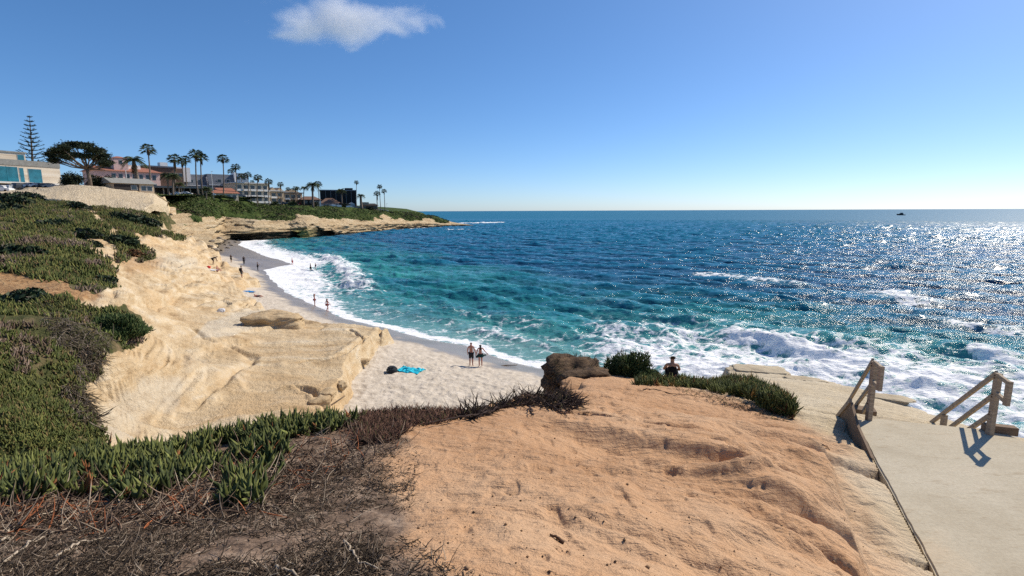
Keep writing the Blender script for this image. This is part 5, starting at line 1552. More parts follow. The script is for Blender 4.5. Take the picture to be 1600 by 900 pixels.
def fan_crown(seed, n=34):
    rg = np.random.default_rng(seed); a = Acc(); d_ = Acc()
    for k in range(n):
        az = k * 2.399; el = math.asin(min(1, max(-1, -.45 + 1.4 * (k + .5) / n))) + rg.normal() * .12
        u = np.array([math.cos(az) * math.cos(el), math.sin(az) * math.cos(el), math.sin(el)])
        s_ = np.array([-math.sin(az), math.cos(az), 0]); up = np.cross(u, s_)
        pl = .48 + .12 * rg.random(); tip = u * pl - np.array([0, 0, .10])
        t = np.array([(.045, .065, .022), (.075, .10, .035), (.11, .13, .05), (.03, .045, .018)][rg.integers(4)]) * rg.uniform(.8, 1.25)
        a.add(*tube_arrays(np.array([[0, 0, 0], u * pl * .55, tip]), [.018, .012, .008], 3), tint=t)
        for j in range(-4, 5):
            an = j * .29; v = u * math.cos(an) + s_ * math.sin(an) - np.array([0, 0, .32 + .1 * abs(j) * .4])
            L = .50 * (1 - .04 * j * j * .4) * rg.uniform(.85, 1.1); m_ = tip + v * L * .55; w = (s_ * math.cos(an) - u * math.sin(an)) * .045
            e = tip + v * L - np.array([0, 0, .16 * L])
            a.add([tip, m_ - w, e, m_ + w], [0, 1, 2, 3], [4], t * rg.uniform(.85, 1.15))
    for k in range(60):                          # hanging dead fronds
        az = rg.random() * 6.28; r_ = .13 + .1 * rg.random(); z0 = -.02 - .5 * rg.random()
        b_ = np.array([math.cos(az) * .05, math.sin(az) * .05, z0]); e = np.array([math.cos(az) * r_, math.sin(az) * r_, z0 - .42]); s_ = np.array([-math.sin(az), math.cos(az), 0]) * .07
        t = np.array((.17, .12, .075)) * rg.uniform(.5, 1.2)
        d_.add([b_, (b_ + e) / 2 - s_, e, (b_ + e) / 2 + s_ + np.array([0, 0, .03])], [0, 1, 2, 3], [4], t)
    return a.mesh('crown', False, True), d_.mesh('dead_skirt', False, True)


def feather_crown(seed, n=30):
    rg = np.random.default_rng(seed); a = Acc(); d_ = Acc()
    for k in range(n):
        az = k * 2.399; el = .95 - 1.25 * (k / n) ** .9 + rg.normal() * .1
        h = np.array([math.cos(az), math.sin(az), 0]); L = rg.uniform(.85, 1.1)
        ts = np.linspace(0, 1, 8)
        spine = np.array([h * math.cos(el) * t * L + np.array([0, 0, math.sin(el) * t * L - .62 * t * t * L]) for t in ts])
        t_ = np.array([(.04, .06, .022), (.07, .095, .035), (.10, .12, .05)][rg.integers(3)]) * rg.uniform(.8, 1.25)
        a.add(*tube_arrays(spine, np.linspace(.02, .006, 8), 3), tint=t_)
        s_ = np.array([-h[1], h[0], 0])
        for i in range(1, 8):
            for q in (0, .5):
                for sg in (-1, 1):
                    b_ = spine[i - 1] * (1 - q) + spine[i] * q; w = (.30 if i < 6 else .2) * (1 - .3 * abs(i - 4) / 4)
                    e = b_ + s_ * sg * w + h * .12 - np.array([0, 0, .12]); dm = h * .035
                    a.add([b_ - dm, (b_ + e) / 2 - dm * .8, e, (b_ + e) / 2 + dm], [0, 1, 2, 3], [4], t_)
    for k in range(50):
        az = rg.random() * 6.28; z0 = -.05 - .35 * rg.random(); b_ = np.array([math.cos(az) * .06, math.sin(az) * .06, z0]); e = np.array([math.cos(az) * .3, math.sin(az) * .3, z0 - .25])
        s_ = np.array([-math.sin(az), math.cos(az), 0]) * .04
        d_.add([b_, (b_ + e) / 2 - s_, e, (b_ + e) / 2 + s_], [0, 1, 2, 3], [4], np.array((.16, .11, .06)) * rg.uniform(.5, 1.2))
    return a.mesh('crown', False, True), d_.mesh('dead_skirt', False, True)


CR_ = {'fan': [fan_crown(11), fan_crown(12), fan_crown(13)], 'feather': [feather_crown(21), feather_crown(22)]}


def palm(px, py, pxb, Y, r, kind, label, thick=.20, skirt=1.0, k=0):
    r *= 1.22; thick *= 1.3
    """crown centre at photo pixel px, py; foot at pxb; crown radius r metres"""
    c = at(px, py, Y); f_ = at(pxb, 320, Y)
    base = np.array([f_[0], f_[1], ground2(f_[0], f_[1]) - .25])
    # perspective already spreads verticals: keep the trunk lean small
    c = np.array([c[0], c[1], c[2]])
    root = thing('palm_tree', base, label, 'palm tree', 'palms on the cliff top')
    top = c - base
    ts = np.linspace(0, 1, 9)[:, None]
    path = top * ts + np.array([0, 0, 1]) * 0 + np.array([[.3 * math.sin(k), .3 * math.cos(k * 1.7), 0]]) * np.sin(math.pi * ts)
    a = Acc(); a.tube(path, np.linspace(thick * 1.25, thick * .8, 9), 8)
    ob('trunk', a.mesh('trunk'), PALMBARK, root)
    ms = CR_[kind][k % len(CR_[kind])]
    for nm, me, s_ in (('crown', ms[0], (r, r, r)), ('dead_skirt', ms[1], (r, r, r * skirt))):
        o = link(bpy.data.objects.new(nm, me), root); o.location = top.tolist(); o.scale = s_; o.rotation_euler = (0, 0, k * 1.1)
        if not me.materials: me.materials.append(FOL if nm == 'crown' else DRY)
    return root


PALMS = [(208, 249, 219, 160, 3.0, 'feather', 'thick-trunked feather palm in front of the pink building', .42, 2.2), (231, 232, 237, 175, 2.2, 'fan', 'tall slender fan palm left of all the other tall ones, near the pink building', .17, 1),
         (272, 247, 275, 205, 2.4, 'fan', 'tall fan palm with a long shaggy skirt left of the twin slim palms', .22, 2.2), (284, 252, 289, 212, 1.9, 'fan', 'slim fan palm immediately right of the shaggy one', .18, 1.2), (289.5, 248, 294, 216, 1.9, 'fan', 'slim fan palm crossing the crown of the shaggy one\'s right neighbour', .17, 1),
         (306, 240, 311, 205, 2.5, 'fan', 'tallest fan palm of the leaning pair above the slate roof', .19, 1.3), (313.5, 244, 318, 207, 2.4, 'fan', 'leaning fan palm touching the crown of the tallest one', .18, 1.4), (348, 247, 350, 228, 2.3, 'fan', 'lone fan palm above the second slate block', .18, 1),
         (368, 260, 369, 240, 1.9, 'fan', 'small-crowned palm beside the white stepped block', .16, 1), (362, 267, 363, 275, 2.0, 'fan', 'short dark palm behind the white party wall', .18, 1), (262, 273, 266, 200, 2.6, 'feather', 'low bushy feather palm by the pavilion, left one of two', .25, 1), (270.5, 274, 272, 196, 2.4, 'feather', 'low bushy feather palm by the pavilion, right one of two', .25, 1),
         (280, 287, 282, 205, 1.7, 'feather', 'small low feather palm at the pavilion roof edge', .2, 1), (323, 294, 323, 205, 1.9, 'feather', 'short dark palm in front of the pavilion\'s right end', .2, 1), (377, 274, 378, 262, 1.6, 'fan', 'small palm poking up behind the balconied apartments, left end', .14, 1), (387, 272.5, 388, 258, 1.8, 'fan', 'fan palm above the middle of the balconied apartments', .15, 1.3),
         (394, 284, 394, 300, 1.3, 'fan', 'tiny far palm tuft behind the balconied apartments', .14, 1), (403, 277, 402, 250, 2.0, 'fan', 'fan palm before the right end of the balconied apartments', .16, 1.2), (419.5, 283, 420.5, 262, 1.9, 'fan', 'fan palm with a brown skirt between the balconied and the gabled apartments', .16, 2.4), (438, 287.5, 439, 275, 1.6, 'fan', 'fan palm before the gabled apartments', .16, 1.6),
         (450, 295, 450, 300, 1.4, 'fan', 'leftmost of the small cluster of palms behind the stepped tan apartments', .13, 1), (456, 296.5, 456, 305, 1.3, 'fan', 'low palm second in the cluster behind the stepped tan apartments', .13, 1), (461.5, 294, 461, 295, 1.6, 'fan', 'tallest of the cluster of palms above the stepped tan apartments', .14, 1.4), (465, 294, 465, 300, 1.3, 'fan', 'last palm of the cluster above the stepped tan apartments', .13, 1),
         (475.5, 293, 475.5, 285, 2.0, 'feather', 'feather palm at the right end of the apartments', .2, 1), (488, 288, 489, 282, 3.4, 'feather', 'big dense date palm standing above the low brown house', .42, 1.6), (496.5, 287, 498, 292, 2.2, 'fan', 'fan palm touching the right side of the big date palm', .17, 1), (533, 297, 534, 322, 2.9, 'feather', 'spiky feather palm in front of the black netted block', .26, 1.2),
         (557, 284.5, 556, 325, 1.5, 'fan', 'thin tall fan palm at the right corner of the black netted block', .14, 1.2), (563.5, 305, 565, 332, 2.5, 'feather', 'stout palm with a thick pale trunk left of the low house on the point', .62, 2.0), (589, 302, 590, 342, 2.2, 'fan', 'bushy lower palm of the trio nearest the point', .22, 2.0), (593, 291, 595, 345, 1.8, 'fan', 'tallest palm of the trio nearest the point', .15, 1), (600, 298, 601, 348, 1.8, 'fan', 'palm nearest the sea in the trio at the point', .16, 1.4)]
for k, (px, py, pxb, Y_, r_, kd, lab, th_, sk_) in enumerate(PALMS): palm(px, py, pxb, Y_, r_, kd, lab, th_, sk_, k)

# Norfolk pine behind the modern building
c = at(52, 285, 172); g0 = ground2(c[0], c[1]); top = at(46, 180, 172)
root = thing('norfolk_pine', (c[0], c[1], g0), 'tall tiered dark conifer rising behind the modern building', 'tree')
tv = np.array([top[0] - c[0], 0, top[2] - g0]); Ht = tv[2]
a = Acc(); a.tube(np.array([tv * t for t in np.linspace(0, 1, 10)]), np.linspace(.5, .05, 10), 8); ob('trunk', a.mesh('trunk'), BARK, root)
a = Acc()
zt = Ht - .6
z_b = at(52, 258, 172)[2] - g0
for i in range(13):
    t = i / 12; z = zt - (zt - z_b) * t ** .95; R__ = .55 + 3.9 * t ** .8
    for j in range(7):
        az = j * .898 + i * .5 + rng.normal() * .08; h = np.array([math.cos(az), math.sin(az), 0]); R2 = R__ * rng.uniform(.8, 1.1)
        pth = np.array([tv * (z / Ht) + h * R2 * s_ + np.array([0, 0, R2 * (.30 * s_ ** 2.2 - .06)]) for s_ in np.linspace(0, 1, 6)])
        a.add(*tube_arrays(pth, np.linspace(.10, .05, 6), 4), tint=(.03, .04, .022))
        nq = int(10 + R2 * 9); u = rng.random(nq) ** .8; bb = np.array([np.interp(u, np.linspace(0, 1, 6), pth[:, q]) for q in range(3)]).T
        a.add(*strands(bb, rng.normal(size=(nq, 3)) * [.6, .6, .3] + h * .6 + [0, 0, .35], rng.uniform(.25, .6, nq), .055, .2, .6, 2, 3, tints(nq, [(.02, .034, .02), (.035, .05, .028)], [1, 1])))
ob('crown', a.mesh('crown', False, True), FOL, root)

# umbrella-crowned cypress
Yc = 143
c = at(141, 292, Yc); g0 = ground2(c[0], c[1])
root = thing('umbrella_cypress', (c[0], c[1], g0 - .3), 'wide umbrella-shaped dark tree with bare limbs beside the modern building', 'tree')
L2 = lambda px, py, dy=0: at(px, py, Yc + dy) - np.array([c[0], c[1], g0 - .3])
a = Acc(); fork = L2(136, 264)
a.tube(np.array([[0, 0, 0], L2(140, 280), fork]), [.62, .48, .40], 10)
ob('trunk', a.mesh('trunk'), BARK, root)
lobes = [(86, 250, 9, 5, 1), (100, 247, 12, 5, -2), (164, 258, 8, 5, 0), (150, 247, 12, 6, 3), (92, 236, 17, 7, -2), (118, 227, 22, 7, 2), (141, 233, 20, 9, -3), (158, 244, 14, 7, 1), (168, 252, 8, 6, -1), (80, 243, 8, 5, 1), (106, 240, 17, 6, 4), (128, 243, 13, 5, -4), (152, 236, 12, 6, 4), (100, 231, 12, 5, -4), (131, 226, 13, 5, 4)]
a = Acc()
for px, py, rx, ry, dy in lobes:
    e = L2(px, py + 2, dy); mid = fork * .5 + e * .5 + np.array([0, 0, -.5])
    a.tube(np.array([fork, mid, e]), [.26, .16, .05], 6)
    for q in range(3):
        e2 = e + rng.normal(size=3) * [1.6, 1, .5]; a.tube(np.array([mid, (mid + e2) / 2 + [0, 0, .1], e2]), [.10, .07, .03], 5)
ob('limbs', a.mesh('limbs'), BARK, root)
a = Acc()
for px, py, rx, ry, dy in lobes:
    s_ = Yc / FPX * .82; n = int(260 + rx * 70); cc = L2(px, py, dy)
    for q in range(int(rx * .9)):
        u = rng.normal(size=3); u /= np.linalg.norm(u); ce = cc + u * np.array([rx * s_ * .85, rx * s_ * .6, ry * s_ * .8]) * rng.random() ** .4
        m_ = n // int(rx * .9); v = rng.normal(size=(m_, 3)) * [.62, .62, .26]
        a.add(*leaf_quads(ce + v, rng.uniform(.16, .36, m_), tints(m_, [(.018, .03, .016), (.032, .046, .022), (.055, .065, .03)], [3, 3, 1.2]), .5))
ob('crown', a.mesh('crown', False, True), FOL, root)


def bush(px, py, Y, rx, ry, label, cols, name='hedge', n=3200, cat='hedge', grp=None):
    """rx, ry half-sizes in photo pixels"""
    c = at(px, py, Y); g0 = ground2(c[0], c[1]); s_ = Y / FPX; h = max(.8, (c[2] - g0) + ry * s_)
    root = thing(name, (c[0], c[1], g0 - .2), label, cat, grp)
    a = Acc()
    for q in range(26):
        u = rng.normal(size=3); u /= np.linalg.norm(u); ce = np.array([0, 0, h * .5]) + u * np.array([rx * s_ * .8, 1.6, h * .42]) * rng.random() ** .35
        m_ = n // 26; v = rng.normal(size=(m_, 3)) * [rx * s_ * .16, .5, h * .11]
        a.add(*leaf_quads(ce + v, rng.uniform(.14, .34, m_), tints(m_, cols, [3, 2, 1])))
    ob('foliage', a.mesh('foliage', False, True), FOL, root)
    a = Acc()
    for q in range(6): a.tube(np.array([[rng.normal() * rx * s_ * .3, rng.normal() * .4, 0], [rng.normal() * rx * s_ * .5, rng.normal() * .5, h * .7]]), [.1, .04], 5)
    ob('stems', a.mesh('stems'), BARK, root)


DK = [(.014, .024, .014), (.026, .038, .02), (.05, .06, .03)]; MD = [(.03, .05, .018), (.055, .08, .028), (.09, .10, .04)]; BR = [(.07, .045, .03), (.11, .07, .045), (.05, .06, .025)]
# scrub on the far headland
co = np.zeros(len(H_me.vertices) * 3, np.float32); H_me.vertices.foreach_get('co', co); co = co.reshape(-1, 3)
vg = np.zeros(len(co), np.float32); H_me.attributes['veg'].data.foreach_get('value', vg)
ok = np.where((vg > .55) & (np.tile(rowpar.T.ravel(), 1) < 8.1))[0]
q = co[rng.choice(ok, 30000)]; q = q[fbm(q[:, 0] * .11, q[:, 1] * .11, 4, 703) > -.08 - .1 * rng.random(len(q))]; q = q + rng.normal(size=q.shape) * [.8, .8, .1] + [0, 0, .12]
tn = fbm(q[:, 0] * .08, q[:, 1] * .08, 4, 701)
tt = tints(len(q), [(.05, .07, .02), (.085, .105, .03), (.125, .13, .045)], [3, 3, 2]); tt[tn > .22] = tints(int((tn > .22).sum()), [(.10, .075, .04), (.03, .035, .018)], [1, 1])
a = Acc(); a.add(*leaf_quads(q, rng.uniform(.18, .55, len(q)), tt, .3))
tag(ob('headland_scrub', a.mesh('headland_scrub', False, True), FOL), 'low green scrub covering the top of the far headland', 'scrub', kind='stuff')
bush(112, 279, 147, 18, 11, 'dark hedge between the modern building and the umbrella tree', DK, n=4200); bush(156, 281, 149, 22, 9, 'dark hedge under the right side of the umbrella tree', DK, n=4200)
bush(392, 320, 258, 22, 4.5, 'long dark clipped hedge below the balconied apartments', DK); bush(306, 313, 208, 10, 3.5, 'reddish brown bush at the foot of the tall leaning palms', BR, 'bush', 1800, 'bush'); bush(281, 307, 206, 8, 3, 'brown bush at the foot of the slim palms', BR, 'bush', 1500, 'bush')
bush(345, 309, 222, 9, 4, 'green bush in front of the red tiled house', MD, 'bush', 1600, 'bush'); bush(430, 317, 270, 8, 3, 'green bush below the gabled apartments', MD, 'bush', 1400, 'bush'); bush(458, 318, 285, 9, 4, 'green bushes below the stepped tan apartments', MD, 'bush', 1400, 'bush')
bush(540, 322, 322, 8, 5, 'dark bush right of the hipped cottage', DK, 'bush', 1600, 'bush'); bush(578, 327, 340, 9, 4, 'dark bush before the low house on the point', DK, 'bush', 1500, 'bush'); bush(493, 318, 290, 7, 4, 'dark bush under the big date palm', DK, 'bush', 1400, 'bush')
bush(325, 304, 214, 6, 5, 'leafy green shrub beside the short dark palm', MD, 'bush', 1400, 'bush'); bush(512, 327, 312, 9, 2.5, 'low green hedge below the hipped cottage', MD, 'hedge', 1200)
bush(610, 331, 352, 6, 2, 'low bush where the cliff top narrows to the point', DK, 'bush', 900, 'bush')

# ------------------------------------------------------------------ parked cars
CARP = {k: simple('car_paint_' + k, c, .3, .05, 1, .6) for k, c in {'white': (.75, .75, .74), 'silver': (.45, .46, .47), 'black': (.02, .02, .024), 'blue': (.05, .09, .17), 'grey': (.14, .145, .15), 'red': (.3, .03, .025)}.items()}
RUB = simple('tyre_rubber', (.02, .02, .02), .9, .1)


def car_body(suv):
    bm = bmesh.new(); L, Wd, h = (2.35, .92, 1.75 if suv else 1.42)
    pr = [(-L, .35), (-L, .85), (-L + .1, h * .60), (-L + (.25 if suv else .9), h * .62), (-L + (.4 if suv else 1.25), h - .06), (-L + .9 if suv else -.55, h), (.35, h), (.75, h - .1), (1.25, h * .62), (L - .15, h * .55), (L, .75), (L, .35)]
    side = []
    for y, ins in ((-Wd, 0), (Wd, 0)):
        side.append([bm.verts.new((x, y * (1 - .16 * max(0, (z - h * .6) / (h * .4))), z)) for x, z in pr])
    n = len(pr)
    for i in range(n):
        j = (i + 1) % n; bm.faces.new([side[0][i], side[0][j], side[1][j], side[1][i]])
    bm.faces.new(side[0][::-1]); bm.faces.new(side[1])
    bmesh.ops.bevel(bm, geom=bm.edges[:], offset=.05, segments=2, affect='EDGES')
    return bm


def car_glass(suv):
    bm = bmesh.new(); h = 1.75 if suv else 1.42; L = 2.35
    x0 = -L + (.5 if suv else 1.15)
    bm_box(bm, ((x0 + .95) / 2, 0, h * .79), (.95 - x0, 1.70, h * .22), bevel=.05)
    return bm


def wheel_mesh(r=.33):
    bm = bmesh.new(); bmesh.ops.create_cone(bm, cap_ends=True, segments=20, radius1=r, radius2=r, depth=.22); bmesh.ops.rotate(bm, verts=bm.verts[:], matrix=Matrix.Rotation(math.pi / 2, 3, 'X'))
    return bm


def make_car(suv):
    body = bpy.data.meshes.new('body'); q = car_body(suv); q.to_mesh(body); q.free(); body.materials.append(CARP['white'])
    gl = bpy.data.meshes.new('window_glass'); q = car_glass(suv); q.to_mesh(gl); q.free(); gl.materials.append(M_['glass'])
    wh = bpy.data.meshes.new('wheel'); q = wheel_mesh(); q.to_mesh(wh); q.free(); wh.materials.append(RUB)
    return body, gl, wh


CARM = {True: make_car(True), False: make_car(False)}


def car(px, Y, rz, colour, suv, label):
    p = at(px, 300, Y); z = ground2(p[0], p[1])
    r_ = thing('parked_car', (p[0], p[1], z), label, 'car', 'cars parked along the cliff road', rz)
    me = CARM[suv]
    o = link(bpy.data.objects.new('body', me[0]), r_); o.material_slots[0].link = 'OBJECT'; o.material_slots[0].material = CARP[colour]
    link(bpy.data.objects.new('window_glass', me[1]), r_)
    for x in (-1.45, 1.4):
        for y in (-.83, .83):
            w_ = link(bpy.data.objects.new('wheel', me[2]), r_); w_.location = (x, y, .33)
    return r_


CARS = [(4, 128.5, .1, 'white', True, 'large white van nearest the left frame edge below the modern building'), (27, 131, 1.3, 'silver', True, 'silver car parked nose-out beside the white van'), (37, 132, 1.4, 'black', True, 'black car right of the silver one below the modern building'), (48, 133.5, 1.4, 'blue', False, 'dark blue car third from the white van'), (58, 134.5, 1.4, 'silver', False, 'small grey-silver car near the middle of the left parking row'),
        (67, 135.5, 1.4, 'black', False, 'black saloon second from the end of the left parking row'), (77, 136.5, 1.4, 'grey', False, 'dark grey car at the right end of the left parking row'), (254, 208, .2, 'white', False, 'white car by the pavilion, half hidden by palm trunks'), (277, 203, .3, 'white', False, 'white car between the slim palm trunks'), (290, 205, .2, 'silver', False, 'silver car right of the slim palm trunks'),
        (327, 219, .5, 'white', True, 'white van below the short dark palm'), (375, 248, .6, 'grey', True, 'dark grey car left of the long clipped hedge'), (377.5, 262, .6, 'white', True, 'white van behind the long clipped hedge'), (411, 268, .6, 'white', True, 'white van at the right end of the long clipped hedge'), (420, 270, .6, 'silver', False, 'silver car below the gabled apartments'), (430, 276, .6, 'white', False, 'white car in the road row below the gabled apartments'),
        (440, 282, .6, 'black', True, 'black car in the road row below the stepped apartments'), (447, 287, .6, 'blue', False, 'blue car right of the black one in the road row'), (456, 292, .6, 'white', False, 'white car below the cluster of small palms'), (466, 296, .6, 'red', False, 'dark red car before the low brown house'), (474, 300, .6, 'white', True, 'white van before the low brown house'), (520, 314, .5, 'white', False, 'white car in front of the hipped cottage'), (545, 322, .5, 'white', True, 'white van below the pale blue hut'), (556, 330, .5, 'grey', False, 'grey car at the foot of the thin tall palm')]
for c_ in CARS: car(*c_)
# lamp posts
for px, pyt, Y_, lab in [(196, 264, 152, 'thin pale lamp post in front of the cottage roof'), (330, 268, 214, 'thin lamp post near the short dark palm'), (604, 318, 350, 'thin pole nearest the tip of the point')]:
    t_ = at(px, pyt, Y_); z = ground2(t_[0], t_[1]); r_ = thing('lamp_post', (t_[0], t_[1], z), lab, 'lamp post')
    a = Acc(); a.tube(np.array([[0, 0, -.2], [0, 0, t_[2] - z]]), [.10, .06], 8); ob('pole', a.mesh('pole'), M_['trim'], r_)
    box('lamp_head', (.35, 0, t_[2] - z), (.9, .22, .12), M_['trim'], r_)
# ================================================================== PEOPLE
SKIN = simple('skin', (.42, .23, .15), .6, .08, 6, .3); SKIN2 = simple('sunburnt_skin', (.46, .21, .15), .6, .08, 6, .3); SKIN3 = simple('brown_skin', (.20, .105, .065), .6, .08, 6, .3)
EYE = simple('eye_dark', (.02, .015, .012), .3, .05)
HAIRD = simple('dark_hair', (.022, .014, .010), .7, .3, 20); HAIRB = simple('brown_hair', (.07, .04, .022), .7, .3, 20)
CL = {k: simple('cloth_' + k, c, .9, .15, 8, .1) for k, c in {'black': (.012, .012, .014), 'green': (.02, .055, .048), 'grey': (.09, .095, .10), 'red': (.35, .03, .03), 'pink': (.5, .12, .14), 'navy': (.02, .03, .07), 'teal': (.03, .35, .45), 'white': (.7, .7, .7), 'charcoal': (.035, .035, .04)}.items()}


def skin_mesh(name, nodes, edges, levels=1):
    """one continuous surface grown round a skeleton: nodes {key: (co, (rx, ry))}"""
    keys = list(nodes); me = bpy.data.meshes.new(name)
    me.from_pydata([nodes[k][0] for k in keys], [(keys.index(a), keys.index(b)) for a, b in edges], [])
    o = bpy.data.objects.new(name, me); COL.objects.link(o)
    sm = o.modifiers.new('skin', 'SKIN'); sm.use_smooth_shade = True; sm.branch_smoothing = .6
    for k, v in zip(keys, me.skin_vertices[0].data):
        r = nodes[k][1]; v.radius = r if isinstance(r, tuple) else (r, r)
    me.skin_vertices[0].data[0].use_root = True
    su = o.modifiers.new('sub', 'SUBSURF'); su.levels = levels; su.render_levels = levels
    dg = bpy.context.evaluated_depsgraph_get()
    out = bpy.data.meshes.new_from_object(o.evaluated_get(dg))
    bpy.data.objects.remove(o); bpy.data.meshes.remove(me)
    return out


POSES = {
    'stand': {},
    'walk': {'kneeL': (-.10, .14, .52), 'ankL': (-.10, .10, .10), 'kneeR': (.10, -.02, .50), 'ankR': (.10, -.26, .16), 'elbL': (-.25, -.12, 1.14), 'wriL': (-.25, -.10, .90), 'elbR': (.25, .08, 1.12), 'wriR': (.25, .22, .94)},
    'hold_right': {'elbR': (.26, .02, 1.13), 'wriR': (.32, .08, .90), 'elbL': (-.24, -.05, 1.13), 'wriL': (-.27, .05, .9)},
    'skirt': {'elbR': (.34, .04, 1.15), 'wriR': (.50, .06, .97), 'elbL': (-.26, .02, 1.13), 'wriL': (-.32, .08, .92)},
    'phone': {'elbR': (.24, .06, 1.12), 'wriR': (.10, .30, 1.22), 'elbL': (-.24, .0, 1.12), 'wriL': (-.20, .18, 1.0)},
    'hair': {'elbR': (.34, .05, 1.50), 'wriR': (.14, .08, 1.60), 'elbL': (-.25, -.02, 1.13), 'wriL': (-.26, .08, .9)},
}


def pose_nodes(pose):
    J = {'pel': (0, 0, .94), 'abd': (0, .01, 1.08), 'che': (0, 0, 1.27), 'ush': (0, -.01, 1.40), 'nec': (0, 0, 1.48), 'hd0': (0, .015, 1.565), 'hd1': (0, .01, 1.66)}
    for s, k in ((-1, 'L'), (1, 'R')):
        J.update({'hip' + k: (s * .085, 0, .90), 'kne' + 'e' + k: (s * .095, .015, .50), 'ank' + k: (s * .095, -.02, .09), 'toe' + k: (s * .11, .13, .035),
                  'sho' + k: (s * .165, -.01, 1.405), 'elb' + k: (s * .245, -.03, 1.13), 'wri' + k: (s * .265, .05, .89)})
    if pose in POSES: J.update(POSES[pose])
    if pose == 'sit':            # on the ground, knees drawn up, facing +y
        dz = -.83
        for k in ('pel', 'abd', 'che', 'ush', 'nec', 'hd0', 'hd1'): J[k] = (J[k][0], J[k][1] + (J[k][2] - .94) * .10, J[k][2] + dz)
        for s, k in ((-1, 'L'), (1, 'R')):
            J['hip' + k] = (s * .09, .03, .10); J['knee' + k] = (s * .13, .36, .40); J['ank' + k] = (s * .11, .62, .08); J['toe' + k] = (s * .12, .78, .05)
            J['sho' + k] = (s * .165, .04, .575); J['elb' + k] = (s * .25, .18, .36); J['wri' + k] = (s * .14, .40, .34)
    if pose == 'lie':            # on the back, head at -y, propped a little
        for k, v in list(J.items()): J[k] = (v[0], (.94 - v[2]) * .98, .11 + max(0, v[2] - 1.2) * .35 + (.0 if 'toe' not in k else .1))
        J['kneeL'] = (-.1, .42, .22); J['kneeR'] = (.1, .42, .14)
    if pose == 'bend':
        for k in ('abd', 'che', 'ush', 'nec', 'hd0', 'hd1'): z = J[k][2] - .94; J[k] = (0, .05 + z * .85, .94 + z * .30)
        for s, k in ((-1, 'L'), (1, 'R')): J['sho' + k] = (s * .165, .42, 1.06); J['elb' + k] = (s * .2, .48, .80); J['wri' + k] = (s * .16, .55, .58); J['knee' + k] = (s * .1, .10, .50); J['hip' + k] = (s * .09, -.05, .88)
    if pose == 'swim':
        for k, v in list(J.items()): J[k] = (v[0], v[2] - 1.2, .02 + max(0, v[2] - 1.3) * .5)
    return J


